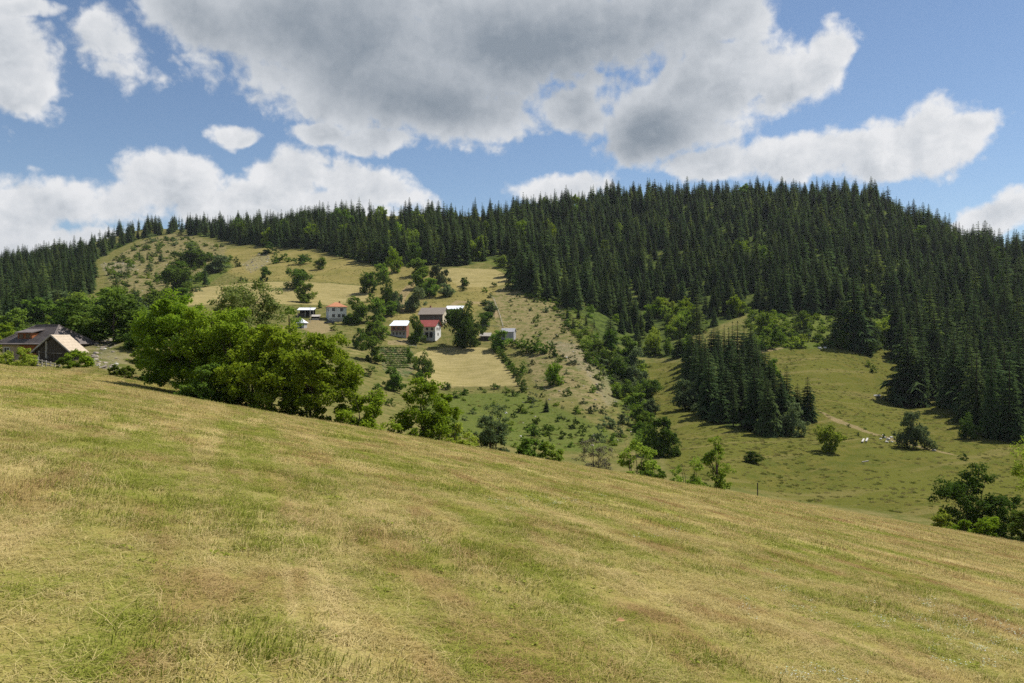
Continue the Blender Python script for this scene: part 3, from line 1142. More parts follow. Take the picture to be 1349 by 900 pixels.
for fi, (poly, sp, nt) in enumerate(((FOREST[0], 4.9, 34000), (FOREST[1], 5.0, 14000), (FOREST[2], 5.2, 18000))):
    for (x, y) in scatter(poly, sp, nt, 40 + fi):
        px = CX + F * x / y
        if px < -60 or px > 1420:
            continue
        if in_hole(x, y) and rnd.random() < 0.93:
            continue
        z = tz(x, y)
        if rnd.random() < 0.06:
            continue
        h = rnd.triangular(7, 26, 15) if fi == 0 else rnd.uniform(13, 22) if fi == 1 else rnd.uniform(11, 19)
        if rnd.random() < 0.16:
            h *= rnd.uniform(0.45, 0.75)
        spruces.append((x, y, z, h, ('slope', 'pasture', 'left')[fi], None))
for (x, y) in scatter(STAND, 5.6, 3000, 51):
    px = CX + F * x / y
    if px < 1440:
        add_spruce(x, y, rnd.uniform(15, 24), 'stand')
for (x, y) in scatter(GROVE, 4.3, 3000, 52):
    add_spruce(x, y, rnd.uniform(11, 18.5), 'grove')
# single spruces read off the photograph: (px, base row, height px, region)
for px, py, hp, reg in ((1064, 555, 60, 'grove'), (1030, 568, 72, 'grove'), (1050, 548, 44, 'grove'), (1012, 574, 78, 'grove'), (1195, 533, 105, 'stand'), (1215, 533, 84, 'stand'), (1255, 538, 80, 'stand'),
                        (1287, 572, 70, 'stand'), (1330, 582, 110, 'stand'), (1125, 460, 100, 'edge'), (1141, 459, 88, 'edge'), (1105, 455, 64, 'edge'), (1178, 455, 75, 'edge'),
                        (270, 378, 27, 'clearing'), (231, 380, 30, 'clearing'), (246, 378, 32, 'clearing'), (219, 376, 24, 'clearing'), (184, 342, 14, 'clearing'), (194, 343, 13, 'clearing'), (212, 345, 20, 'clearing'), (177, 395, 22, 'clearing'),
                        (748, 422, 18, 'gully'), (762, 420, 20, 'gully'), (772, 430, 20, 'gully'), (783, 434, 16, 'gully'), (755, 435, 18, 'gully'), (720, 543, 20, 'flank')):
    p = ground(px, py)
    add_spruce(p.x, p.y, hp * p.y / F, reg, rnd.choice([2, 5]) if reg == 'grove' else None)
for k in range(60):      # the row of trees over the hilltop clearing
    px = rnd.uniform(150, 335)
    t = (px - CX) / F
    Ys = np.arange(520, 900, 2.0)
    Y = Ys[int(np.argmax(terrain_z(t * Ys, Ys) / Ys))] - rnd.uniform(4, 45)
    spruces.append((t * Y, Y, tz(t * Y, Y), rnd.uniform(10, 18), 'crest', None))
# crest-line spruces, so that the skyline has the photograph's outline
for px, top in ((905, 231), (945, 235), (985, 240), (1005, 238), (1035, 236), (1060, 239), (1090, 237), (1113, 233), (1128, 234), (1146, 238), (1165, 250), (1197, 264), (1211, 270), (1245, 285), (1297, 289), (1337, 308), (1320, 305),
                (860, 238), (830, 243), (800, 246), (770, 252), (745, 252), (715, 258), (690, 266), (600, 270), (560, 272), (505, 268), (450, 266), (420, 270), (330, 283), (267, 285), (205, 282), (195, 284), (183, 292), (143, 296), (125, 307), (25, 337), (73, 336)):
    t = (px - CX) / F
    Ys = np.arange(420, 900, 2.0)
    el_ = terrain_z(t * Ys, Ys) / Ys
    Y = Ys[int(np.argmax(el_))] - 6
    z = tz(t * Y, Y)
    h = (CY - top) / F * Y - z
    if 5 < h < 34:
        spruces.append((t * Y, Y, z, h, 'crest', None))

# which of them show largest: the nearest ones whose upper half clears the trees in front
sk = np.full(1500, 1e9)
order = sorted(range(len(spruces)), key=lambda k: spruces[k][1])
scored = []
for k in order:
    x, y, z, h, reg, var = spruces[k]
    px = CX + F * x / y
    if px < -20 or px > 1369:
        continue
    top, bot = CY - F * (z + h) / y, CY - F * z / y
    q = int(np.clip(px, 0, 1349))
    lowest = sk[q]
    seen = max(0.0, min(lowest, bot) - top)
    w_ = max(1, int(0.10 * h * F / y))
    sk[max(0, q - w_):q + w_ + 1] = np.minimum(sk[max(0, q - w_):q + w_ + 1], top + 0.25 * (bot - top))
    scored.append((seen * (h * F / y), k))
scored.sort(reverse=True)
single = set(k for _, k in scored[:296])

REG = {
    'slope': ('spruce trees on the forest slope', 'forest spruce'),
    'crest': ('spruce trees along the skyline', 'skyline spruce'),
    'pasture': ('spruce trees above the hilltop pasture', 'spruce at the forest edge above the pasture'),
    'left': ('spruce trees on the left ridge', 'spruce on the left ridge behind the farmhouse'),
    'stand': ('spruce trees in the meadow stand', 'spruce'),
    'grove': ('spruce trees in the meadow grove', 'spruce'),
    'edge': ('spruce trees at the meadow edge', 'spruce'),
    'clearing': ('spruce trees on the hilltop clearing', 'spruce'),
    'gully': ('young spruces by the gully', 'young spruce'),
    'flank': ('young spruces by the gully', 'young spruce'),
}


def zone(px, edges, words_):
    for e, w_ in zip(edges, words_):
        if px < e:
            return w_
    return words_[-1]


rest = {v: [] for v in range(len(SPR))}
for k, (x, y, z, h, reg, var) in enumerate(spruces):
    v = var if var is not None else rnd.choice([0, 0, 1, 1, 2, 2, 3, 4, 5, 5, 6, 7, 7]) if rnd.random() > 0.09 or reg in ('grove',) else 8
    wide = rnd.uniform(0.82, 1.3)
    rz = rnd.uniform(0, 6.28)
    if k not in single:
        rest[v].append((x, y, z - 0.2, h, wide, rz))
        continue
    px, py = photo_px(Vector((x, y, z)))
    pt = CY - F * (z + h) / y
    o = place('spruce_tree', SPR[v][0], SPR[v][1], (x, y, z - 0.2), (h * wide, h * wide, h), rz, 'spruce', REG[reg][0], (rnd.uniform(-.02, .02), rnd.uniform(-.02, .02)))
    size = 'tall' if h > 20 else 'middling' if h > 15 else 'short'
    shade = 'light green' if v == 8 else 'dark'
    form = {0: 'full', 1: 'slender', 2: 'broad', 3: 'thin', 4: 'ragged', 5: 'bushy', 6: 'gaunt', 7: 'uneven', 8: 'light green'}[v]
    if reg == 'grove':
        zn = zone(px, (935, 965, 1000, 1100), ('at the left end of the meadow grove', 'in the left half of the meadow grove', 'in the right half of the meadow grove', 'at the right end of the meadow grove'))
        name_later(o, '', px, py, f'{size} {form} spruce {zn}')
    elif reg == 'stand':
        zn = zone(px, (1225, 1270, 1310, 2000), ('at the tip of the right meadow stand', 'left of centre in the right stand', 'right of centre in the right stand', 'by the far end of the right stand'))
        name_later(o, '', px, py, f'{size} {form} spruce {zn}')
    elif reg == 'edge':
        name_later(o, '', px, py, f'{size} {form} spruce at the top edge of the valley meadow')
    elif reg == 'clearing':
        name_later(o, f'{size} {form} spruce', px, py)
    elif reg in ('gully', 'flank'):
        name_later(o, f'{size} {form} young spruce', px, py)
    elif reg == 'slope':
        zc = zone(px, (720, 800, 880, 960, 1050, 1150, 1250, 2000), ('beside the hayfield', 'above the rocky slope', 'above the gully', 'behind the grove', 'above the track', 'above the meadow', 'behind the stand', 'at the right end'))
        zr = 'low' if py > 430 else 'midway' if py > 350 else 'high'
        name_later(o, '', px, py, f'{size} {form} spruce {zr} on the forest slope {zc}')
    elif reg == 'crest':
        zc = zone(px, (300, 560, 760, 960, 1100, 1180, 2000), ('over the rough clearing', 'over the hilltop pasture', 'over the saddle of the ridge', 'left of the summit', 'on the flat summit', 'at the summit shoulder', 'on the falling right ridge'))
        name_later(o, '', px, py, f'{size} {form} spruce on the skyline {zc}')
    elif reg == 'pasture':
        zc = zone(px, (400, 470, 530, 590, 2000), ('left of the olive pasture', 'above the olive pasture', 'above the pasture corner', 'above the sunken track', 'above the pale hayfield'))
        name_later(o, '', px, py, f'{size} {form} forest edge spruce {zc}')
    else:
        zc = zone(px, (30, 70, 110, 150, 2000), ('at its left foot', 'above the farmhouse roof', 'above the barn', 'beside the rough clearing', 'over the rough clearing'))
        name_later(o, '', px, py, f'{size} {form} spruce on the left ridge {zc}')


# ------------------------------------------------------------------ instancing of what nobody could count
def instance_stuff(name, pts, meshes, scales, rots, idx, **props):
    """One object that scatters copies of MESHES over points."""
    me = D.meshes.new(name)
    n = len(pts)
    me.vertices.add(n)
    me.vertices.foreach_set('co', np.asarray(pts, np.float32).ravel())
    a = me.attributes.new('scl', 'FLOAT_VECTOR', 'POINT'); a.data.foreach_set('vector', np.asarray(scales, np.float32).ravel())
    a = me.attributes.new('rot', 'FLOAT_VECTOR', 'POINT'); a.data.foreach_set('vector', np.asarray(rots, np.float32).ravel())
    a = me.attributes.new('idx', 'INT', 'POINT'); a.data.foreach_set('value', np.asarray(idx, np.int32))
    src = D.collections.new(name + '_kinds')
    for k, m in enumerate(meshes):
        so = D.objects.new(f'{name}_kind_{k:02d}', m)
        src.objects.link(so)
    tree = D.node_groups.new(name + '_scatter', 'GeometryNodeTree')
    tree.interface.new_socket('Geometry', in_out='INPUT', socket_type='NodeSocketGeometry')
    tree.interface.new_socket('Geometry', in_out='OUTPUT', socket_type='NodeSocketGeometry')
    g = NT(tree)
    i_, o_ = g.new('NodeGroupInput'), g.new('NodeGroupOutput')
    iop = g.new('GeometryNodeInstanceOnPoints')
    ci = g.new('GeometryNodeCollectionInfo')
    ci.inputs['Collection'].default_value = src
    ci.inputs['Separate Children'].default_value = True
    ci.inputs['Reset Children'].default_value = True

    def at(nm, typ):
        nd = g.new('GeometryNodeInputNamedAttribute', data_type=typ)
        nd.inputs['Name'].default_value = nm
        return nd.outputs['Attribute']
    g.l.new(i_.outputs[0], iop.inputs['Points'])
    g.l.new(ci.outputs[0], iop.inputs['Instance'])
    iop.inputs['Pick Instance'].default_value = True
    g.l.new(at('idx', 'INT'), iop.inputs['Instance Index'])
    g.l.new(at('rot', 'FLOAT_VECTOR'), iop.inputs['Rotation'])
    g.l.new(at('scl', 'FLOAT_VECTOR'), iop.inputs['Scale'])
    g.l.new(iop.outputs[0], o_.inputs[0])
    ob = link(name, me, kind='stuff', **props)
    md = ob.modifiers.new('scatter', 'NODES')
    md.node_group = tree
    return ob


joined = []
for cm, tm in SPR:
    bm = bmesh.new(); bm.from_mesh(cm); n0 = len(bm.faces); bm.from_mesh(tm)
    bm.faces.ensure_lookup_table()
    for f_ in list(bm.faces)[n0:]:
        f_.material_index = 1
    m2 = D.meshes.new('forest_spruce'); bm.to_mesh(m2); bm.free()
    m2.materials.append(cm.materials[0]); m2.materials.append(M_BARK_S)
    joined.append(m2)
P_, S_, R_, I_ = [], [], [], []
for v, lst in rest.items():
    for x, y, z, h, wide, rz in lst:
        P_.append((x, y, z)); S_.append((h * wide, h * wide, h)); R_.append((rnd.uniform(-.02, .02), rnd.uniform(-.02, .02), rz)); I_.append(v)
instance_stuff('spruce_forest', P_, joined, S_, R_, I_, label='dense dark spruce forest covering the hills up to the skyline', category='forest')
print('spruces', len(spruces), 'as stuff', len(P_))
# ------------------------------------------------------------------ broadleaved trees
KIND_WORD = {'bright': 'bright green', 'green': 'mid green', 'dark': 'dark green', 'grey': 'grey green', 'lime': 'yellow green', 'twig': 'half bare grey', 'blossom': 'pale flecked'}
# shared shapes for the trees far off: unit 1 m wide, 1 m tall, several outlines for each colour
FAR = {}
_sd = 300
for kind, nvar in (('green', 4), ('dark', 4), ('bright', 3), ('grey', 3), ('lime', 2)):
    for k in range(nvar):
        shp, ncl = [('round', 13), ('spread', 15), ('round', 10), ('slim', 11)][k]
        _sd += 1
        FAR.setdefault(kind, []).append(plant_data('far_tree', _sd, 1.0, 1.0, 3600, 0.075, M_LEAF[kind], shape=shp, n_cl=ncl, low=0.08, clump=0.205, trunk_r=0.022, flat=0.8))
SHR = {}
for kind, nvar in (('green', 3), ('dark', 3), ('bright', 2), ('grey', 2), ('lime', 2), ('twig', 1)):
    for k in range(nvar):
        _sd += 1
        SHR.setdefault(kind, []).append(shrub_mesh('shrub_crown', _sd, 1300, 0.10, M_LEAF[kind], ['dome', 'dome', 'round'][k], 9 + k, 0.25))
JUN = []
for k in range(3):
    _sd += 1
    JUN.append(shrub_mesh('juniper_crown', _sd, 1000, 0.10, M_LEAF['dark'], ['cone', 'dome', 'cone'][k], 8, 0.21))
for kind in ('grey', 'dark'):
    _sd += 1
    FAR[kind].append(plant_data('far_tree', _sd, 1.0, 1.0, 5200, 0.06, M_LEAF[kind], shape='dome', n_cl=20, low=0.03, clump=0.17, trunk_r=0.022, flat=0.9))
_cnt = {}


def far_tree(px, py, w, h, kind='green', full=None, var=None, group='broadleaved trees on the village hill'):
    """Tree read off the photograph: centre column, base row, crown width and height in photo pixels."""
    p = ground(px, py)
    m = p.y / F
    lst = FAR[kind]
    i = _cnt.get(kind, 0) if var is None else var
    _cnt[kind] = _cnt.get(kind, 0) + 1
    cm, tm = lst[i % (len(lst) if var is not None else min(4, len(lst) - (kind == 'grey')))]
    o = place('broadleaf_tree', cm, tm, (p.x, p.y, p.z - 0.1), (w * m * 1.12, w * m * 1.12, h * m * 1.06), rnd.uniform(0, 6.28), 'tree', group)
    size = 'big' if h * m > 9 else 'middling' if h * m > 5.5 else 'small'
    form = 'wide' if w > 1.15 * h else 'slim' if w < 0.72 * h else 'round'
    name_later(o, f'{size} {form} {KIND_WORD[kind]} tree', px, py, full)
    return o


def far_shrub(px, py, w, h, kind='green', full=None, group='bushes dotted over the hills', word='bush'):
    p = ground(px, py)
    m = p.y / F
    lst = JUN if kind == 'juniper' else SHR[kind]
    me = rnd.choice(lst)
    o = link('shrub', me)
    o.location = (p.x, p.y, p.z - 0.05)
    o.scale = (w * m * 1.05, w * m * 1.05, h * m * 1.05)
    o.rotation_euler = (0, 0, rnd.uniform(0, 6.28))
    o['category'] = 'bush'
    o['group'] = group
    size = 'big' if w * m > 4.5 else 'small' if w * m > 1.7 else 'tiny'
    kw = 'dark juniper bush' if kind == 'juniper' else f'{KIND_WORD[kind]} bush'
    name_later(o, f'{size} {kw}', px, py, full)
    return o


for t in (
    # round the village: px, base row, width, height, colour
    (394, 381, 27, 27, 'dark'), (405, 399, 23, 25, 'green'), (423, 355, 14, 15, 'green'), (349, 371, 14, 18, 'green'), (421, 406, 6, 10, 'green'),
    (519, 359, 19, 29, 'bright'), (501, 373, 21, 25, 'green'), (487, 386, 21, 25, 'green'), (549, 364, 23, 22, 'green'),
    (556, 380, 24, 26, 'green'), (566, 391, 24, 24, 'green'), (579, 377, 20, 26, 'grey'), (587, 391, 17, 17, 'grey'), (548, 409, 27, 27, 'grey'),
    (514, 409, 20, 36, 'dark'), (523, 412, 12, 26, 'grey'), (512, 416, 20, 18, 'green'), (495, 425, 20, 30, 'green'),
    (468, 427, 28, 34, 'green'), (457, 427, 12, 13, 'dark'), (487, 447, 20, 22, 'green'), (499, 447, 19, 23, 'green'), (475, 460, 16, 27, 'dark'),
    (490, 478, 28, 32, 'green'), (547, 453, 19, 36, 'green'), (640, 431, 17, 20, 'dark'), (645, 413, 14, 16, 'grey'), (660, 461, 24, 25, 'green'),
    (539, 479, 8, 19, 'green'), (547, 487, 11, 16, 'green'), (559, 496, 18, 28, 'dark'), (516, 514, 28, 28, 'green'), (551, 505, 15, 15, 'dark'),
    (730, 508, 20, 28, 'bright'), (612, 377, 10, 11, 'dark'), (680, 372, 16, 12, 'dark'), (688, 366, 20, 18, 'green'), (662, 352, 13, 14, 'green'),
    (683, 376, 10, 10, 'dark'),
    # down the gully
    (803, 460, 16, 24, 'green'), (797, 482, 22, 22, 'dark'), (826, 470, 24, 26, 'green'), (836, 484, 24, 24, 'grey'), (818, 500, 28, 28, 'dark'), (839, 514, 26, 30, 'grey'),
    (858, 528, 24, 28, 'dark'), (842, 540, 26, 22, 'green'), (857, 546, 20, 20, 'grey'), (845, 562, 24, 26, 'green'), (826, 528, 20, 22, 'dark'),
    (788, 466, 14, 16, 'green'), (776, 476, 12, 12, 'dark'), (812, 524, 14, 16, 'green'),
    # round the meadow
    (1020, 500, 22, 26, 'green'), (992, 610, 18, 15, 'dark'), (1148, 470, 12, 20, 'dark'),
    (1278, 578, 20, 28, 'dark'), (1312, 570, 38, 36, 'green'), (1238, 506, 16, 20, 'bright'),
    # left of the village and behind the farm
    (250, 354, 34, 24, 'dark'), (237, 368, 26, 22, 'green'), (262, 346, 24, 16, 'dark'), (290, 358, 30, 19, 'grey'), (232, 384, 36, 30, 'dark'),
    (202, 418, 36, 34, 'green'), (186, 436, 32, 40, 'grey'), (168, 425, 30, 36, 'green'), (150, 452, 72, 58, 'dark'), (117, 452, 52, 52, 'dark'), (135, 420, 44, 38, 'green'),
    (90, 436, 38, 36, 'dark'), (55, 430, 40, 34, 'green'), (20, 440, 36, 32, 'green'), (5, 455, 34, 26, 'bright'), (205, 450, 34, 40, 'dark'), (190, 482, 26, 30, 'green'), (178, 462, 22, 24, 'dark'),
    (100, 415, 34, 28, 'green'), (70, 412, 34, 28, 'grey'), (30, 415, 34, 30, 'dark'), (150, 405, 30, 26, 'green'), (220, 412, 30, 30, 'green'), (240, 398, 24, 18, 'green'),
):
    far_tree(*t)
far_tree(603, 457, 28, 50, 'dark', 'left crown of the big double walnut tree beside the grey huts', var=0)
far_tree(620, 459, 27, 48, 'dark', 'right crown of the big double walnut tree, its trunk showing', var=1)
far_tree(1093, 596, 26, 34, 'lime', 'small light green tree standing alone on the meadow over its own shadow', var=1)
far_tree(1043, 573, 34, 42, 'grey', 'round pale green tree at the right foot of the spruce grove', var=3)
far_tree(1203, 592, 38, 48, 'grey', 'round grey green willow standing alone beside the pale stones', var=3)
far_tree(902, 541, 32, 40, 'grey', 'rounded grey green tree at the left foot of the spruce grove', var=3)
far_tree(874, 600, 42, 52, 'dark', 'round dark tree at the foot of the gully', var=4)

# light green trees among the spruces
gl = []
for (x, y) in scatter(FOREST[0], 15, 1500, 77):
    px = CX + F * x / y
    if -10 < px < 1360 and rnd.random() < 0.5:
        gl.append((x, y))
gl = gl[:80]
for (x, y) in scatter(FOREST[1], 13, 500, 78)[:26]:
    gl.append((x, y))
for (x, y) in gl:
    px = CX + F * x / y
    if not -10 < px < 1360:
        continue
    z = tz(x, y)
    kind = rnd.choice(['green', 'green', 'bright', 'lime'])
    cm, tm = rnd.choice(FAR[kind])
    h = rnd.uniform(9, 17); w = h * rnd.uniform(0.55, 0.85)
    o = place('broadleaf_tree', cm, tm, (x, y, z), (w, w, h), rnd.uniform(0, 6.28), 'tree', 'broadleaved trees among the forest spruces')
    ppx, ppy = photo_px(Vector((x, y, z)))
    zr = 'low' if ppy > 430 else 'midway' if ppy > 350 else 'high'
    zc = zone(ppx, (560, 690, 800, 960, 1100, 1250, 2000), ('over the hilltop pasture', 'above the pale hayfield', 'above the rocky slope', 'above the gully', 'behind the grove', 'above the meadow edge', 'at the right end'))
    name_later(o, '', ppx, ppy, f'{KIND_WORD[kind]} broadleaf {zr} in the spruces {zc}')

# the green belt of bushes and young trees between forest and meadow
for i in range(46):
    px = rnd.uniform(985, 1350); py = rnd.uniform(424, 461)
    if 1178 < px and py > 447:
        continue
    k = rnd.choice(['bright', 'green', 'lime', 'green'])
    s = rnd.uniform(0.7, 1.2)
    if rnd.random() < 0.35:
        far_tree(px, py, 17 * s, 23 * s, k, group='young trees between forest and meadow',
                 full=f'{KIND_WORD[k]} young tree in the green belt {zone(px, (1040, 1100, 1180, 1260, 2000), ("behind the grove", "over the track", "at the meadow edge", "behind the stand", "far right"))}')
    else:
        far_shrub(px, py, 22 * s, 14 * s, k, group='bushes between forest and meadow',
                  full=f'{KIND_WORD[k]} bush in the green belt {zone(px, (1040, 1100, 1180, 1260, 2000), ("behind the grove", "over the track", "at the meadow edge", "behind the stand", "far right"))}')
for i in range(24):     # the light green gap above the meadow's far corner
    px = rnd.uniform(858, 912); py = rnd.uniform(412, 471)
    k = rnd.choice(['bright', 'lime', 'green'])
    far_tree(px, py, rnd.uniform(12, 20), rnd.uniform(16, 26), k, group='young trees at the gully head', full=f'{KIND_WORD[k]} young tree in the light gap above the meadow corner')

# ------------------------------------------------------------------ bushes and junipers
for t in (
    (397, 348, 22, 13, 'dark'), (403, 343, 14, 9, 'dark'), (490, 398, 14, 13, 'green'), (501, 400, 10, 10, 'dark'), (449, 446, 14, 11, 'green'), (440, 436, 9, 8, 'green'),
    (610, 383, 9, 6, 'dark'), (651, 378, 8, 7, 'dark'), (638, 385, 8, 8, 'green'), (669, 382, 9, 11, 'dark'), (646, 393, 7, 7, 'dark'), (618, 403, 8, 8, 'dark'), (637, 402, 14, 8, 'dark'),
    (487, 497, 21, 13, 'dark'), (700, 464, 34, 22, 'green'), (714, 466, 22, 16, 'green'), (686, 458, 16, 12, 'green'), (676, 456, 12, 10, 'dark'), (690, 492, 14, 14, 'green'),
    (516, 516, 18, 14, 'green'), (588, 513, 14, 10, 'dark'), (634, 514, 8, 5, 'green'), (653, 513, 12, 9, 'dark'), (608, 520, 18, 9, 'green'), (513, 535, 12, 12, 'dark'),
    (600, 524, 14, 8, 'dark'), (667, 518, 10, 8, 'green'), (728, 470, 12, 18, 'dark'), (737, 478, 10, 9, 'green'), (1164, 577, 7, 6, 'dark'), (1130, 575, 6, 6, 'dark'), (1270, 606, 14, 9, 'dark'),
    (1262, 553, 12, 12, 'green'), (1150, 491, 10, 9, 'dark'), (1143, 483, 9, 8, 'green'), (460, 512, 14, 9, 'green'), (496, 514, 14, 10, 'green'),
    (690, 543, 16, 12, 'green'), (702, 575, 18, 15, 'dark'), (722, 572, 18, 16, 'dark'), (740, 578, 12, 13, 'dark'), (752, 577, 8, 8, 'dark'), (695, 567, 12, 9, 'dark'), (770, 569, 8, 8, 'dark'),
    (756, 564, 14, 16, 'dark'), (735, 556, 8, 9, 'dark'), (677, 550, 10, 11, 'dark'), (680, 522, 10, 6, 'dark'), (790, 582, 18, 20, 'grey'), (815, 575, 14, 14, 'grey'), (822, 560, 18, 18, 'grey'),
    (800, 562, 20, 16, 'grey'), (780, 545, 12, 14, 'grey'), (1118, 562, 5, 4, 'dark'), (1140, 566, 6, 4, 'dark'), (1105, 544, 5, 4, 'dark'), (1145, 546, 4, 3, 'dark'),
    (878, 506, 4, 3, 'dark'), (888, 499, 5, 3, 'dark'), (892, 493, 5, 3, 'dark'), (320, 372, 10, 8, 'dark'), (340, 380, 9, 7, 'dark'), (364, 347, 12, 12, 'green'), (312, 352, 9, 12, 'dark'), (353, 335, 26, 14, 'dark'), (375, 345, 16, 12, 'green'), (300, 345, 14, 10, 'green'),
):
    px, py, w, h, k = t
    if k == 'dark' and w < 17 and px > 660 and py > 500:
        k = 'juniper'
    far_shrub(px, py, w, h, k)
# the hedge line down the right side of the mown field
for i in range(15):
    u = i / 14
    px, py = (655 + 33 * u, 462 + 44 * u) if u < 0.8 else (682 + (u - 0.8) * 40, 497 + (u - 0.8) * 90)
    far_shrub(px + rnd.uniform(-1, 1), py, rnd.uniform(8, 12), rnd.uniform(7, 10), rnd.choice(['green', 'dark', 'green']), group='bushes of the hedge row', full='bush of the hedge row along the right side of the mown field')
FLANK = land([(662, 380), (690, 376), (742, 405), (758, 440), (788, 480), (812, 530), (838, 575), (790, 588), (700, 590), (660, 560), (640, 525), (690, 515), (700, 478), (740, 470), (705, 440), (680, 425)])
for (x, y) in scatter(FLANK, 6.5, 900, 91)[:120]:
    px, py = photo_px(Vector((x, y, tz(x, y))))
    s = rnd.choice([3, 4, 4, 5, 6, 7, 9]) * (1.0 if py < 470 else 1.35)
    far_shrub(px, py, s * rnd.uniform(0.9, 1.3), s * rnd.uniform(0.7, 1.2), rnd.choice(['juniper', 'juniper', 'juniper', 'green', 'grey']), group='junipers on the dry slope')
CLEAR = land([(138, 352), (185, 322), (236, 310), (296, 326), (286, 352), (255, 384), (222, 398), (190, 412), (160, 394)])
for (x, y) in scatter(CLEAR, 8, 900, 92)[:70]:
    px, py = photo_px(Vector((x, y, tz(x, y))))
    s = rnd.choice([5, 6, 7, 9, 12])
    far_shrub(px, py, s * rnd.uniform(0.9, 1.4), s * rnd.uniform(0.6, 1.0), rnd.choice(['green', 'dark', 'green', 'grey']), group='bushes on the rough hilltop clearing')

# thickets with no countable bushes: forest floor, gully, foot of the village hill, behind the farm
P_, S_, R_, I_ = [], [], [], []
shr_kinds = [SHR['green'][0], SHR['dark'][0], SHR['bright'][0], SHR['green'][1], SHR['lime'][0], SHR['grey'][0]]
GULLY = land([(758, 440), (800, 470), (850, 480), (850, 530), (868, 590), (845, 590), (830, 550), (800, 500), (770, 470)])
FLANK0 = FLANK
GULLY2 = land([(690, 390), (745, 402), (762, 414), (812, 468), (790, 474), (755, 446), (735, 412)])
FARM = land([(-40, 452), (60, 418), (130, 405), (190, 400), (225, 400), (225, 440), (150, 446), (100, 452)])
FARM2 = land([(190, 500), (178, 455), (225, 430), (330, 440), (330, 470), (260, 500)])
for poly, sp, nt, s0, s1, sd in ((FOREST[0], 8, 5000, 2.0, 5.0, 61), (FOREST[1], 8, 2500, 2.0, 4.5, 62), (FOREST[2], 8, 2500, 2.0, 5.0, 63), (GREENBAND, 4.0, 2500, 2.0, 4.5, 64), (GULLY, 3.2, 2500, 1.6, 4.6, 65), (GULLY2, 3.6, 1200, 1.2, 3.4, 66), (FARM, 5, 1500, 2, 5, 67), (FARM2, 5, 800, 2, 4, 68), (CLEAR, 7.0, 1800, 1.4, 4.2, 69), (LUSH[2], 6.0, 1800, .6, 1.8, 70), (LUSH[4], 6.0, 1500, 1.5, 4.5, 71), (FLANK0, 6.0, 2500, .4, 1.1, 72)):
    for (x, y) in scatter(poly, sp, nt, sd):
        px = CX + F * x / y
        if not -60 < px < 1420:
            continue
        s = rnd.uniform(s0, s1)
        P_.append((x, y, tz(x, y) - 0.1)); S_.append((s * rnd.uniform(0.9, 1.4), s * rnd.uniform(0.9, 1.4), s * rnd.uniform(0.6, 1.0)))
        R_.append((0, 0, rnd.uniform(0, 6.28))); I_.append(rnd.choice([0, 0, 1, 2, 3, 3, 4, 5]))
instance_stuff('undergrowth', P_, shr_kinds, S_, R_, I_, label='green thicket of bushes filling the gully and the forest floor', category='undergrowth')

# ------------------------------------------------------------------ trees just beyond the crest of the field
def near_tree(px, Y, top, wpx, kind, label, seed, leaves, leaf, base=None, group='trees beyond the crest of the field', cat='tree', **kw):
    """Tree at a known depth: photo column, depth, top row, crown width in photo pixels."""
    x = (px - CX) / F * Y
    z = tz(x, Y) if base is None else (CY - base) / F * Y
    h = (CY - top) / F * Y - z
    w = wpx / F * Y
    lm, tm = plant_data('near_tree', seed, w * 1.05, h * 1.03, leaves, leaf, M_LEAF[kind], **kw)
    o = place('broadleaf_tree', lm, tm, (x, Y, z - 0.1), 1.0, 0.0, cat, group)
    o['label'] = label
    return o


near_tree(238, 70, 392, 118, 'bright', 'bright green tree at the left end of the big clump beyond the field', 401, 22000, 0.25, n_cl=34, low=0.02, clump=0.125, shape='spread', stems=2)
near_tree(300, 68, 398, 112, 'bright', 'bushy bright green tree second from left in the big clump', 402, 22000, 0.25, n_cl=34, low=0.02, clump=0.125, shape='spread', stems=3)
near_tree(325, 88, 366, 118, 'blossom', 'tall airy pale tree rising behind the big clump', 403, 15000, 0.24, n_cl=36, low=0.2, clump=0.11, shape='round', stems=2)
near_tree(380, 92, 392, 40, 'green', 'slim tree showing its top behind the big clump, left of the sheds', 404, 3500, 0.24, n_cl=16, low=0.2, clump=0.11, shape='slim')
near_tree(350, 65, 420, 120, 'bright', 'low spreading bright green tree in the middle of the big clump', 405, 22000, 0.25, n_cl=34, low=0.02, clump=0.125, shape='spread', stems=3)
near_tree(416, 64, 436, 118, 'bright', 'rounded bright green tree at the right end of the big clump', 406, 22000, 0.25, n_cl=36, low=0.02, clump=0.12, shape='round', stems=3)
near_tree(270, 64, 470, 60, 'green', 'low dark bush under the left trees of the big clump', 407, 4000, 0.22, n_cl=14, low=0.03, clump=0.15, shape='dome', stems=3, cat='bush')
near_tree(480, 63, 508, 80, 'bright', 'low bright green bush right of the big clump', 408, 5500, 0.22, n_cl=16, low=0.03, clump=0.15, shape='dome', stems=4, cat='bush')
near_tree(563, 66, 494, 92, 'bright', 'leafy young maple sticking up over the crest of the field', 409, 8000, 0.25, n_cl=30, low=0.03, clump=0.115, shape='dome', stems=3)
near_tree(600, 64, 550, 60, 'lime', 'low light green shoots right of the young maple', 410, 1600, 0.22, n_cl=10, low=0.03, clump=0.15, shape='dome', stems=3, cat='bush')
near_tree(578, 105, 505, 40, 'dark', 'dark green bush behind the young maple', 411, 2500, 0.25, n_cl=12, low=0.05, clump=0.15, shape='dome', cat='bush')
near_tree(646, 72, 526, 60, 'grey', 'rounded grey green willow bush on the crest', 412, 8000, 0.16, n_cl=20, low=0.04, clump=0.13, shape='dome', stems=4, cat='bush')
near_tree(700, 66, 571, 44, 'green', 'low leafy green bush left of its twin on the crest', 413, 2600, 0.22, n_cl=10, low=0.03, clump=0.14, shape='dome', stems=3, cat='bush')
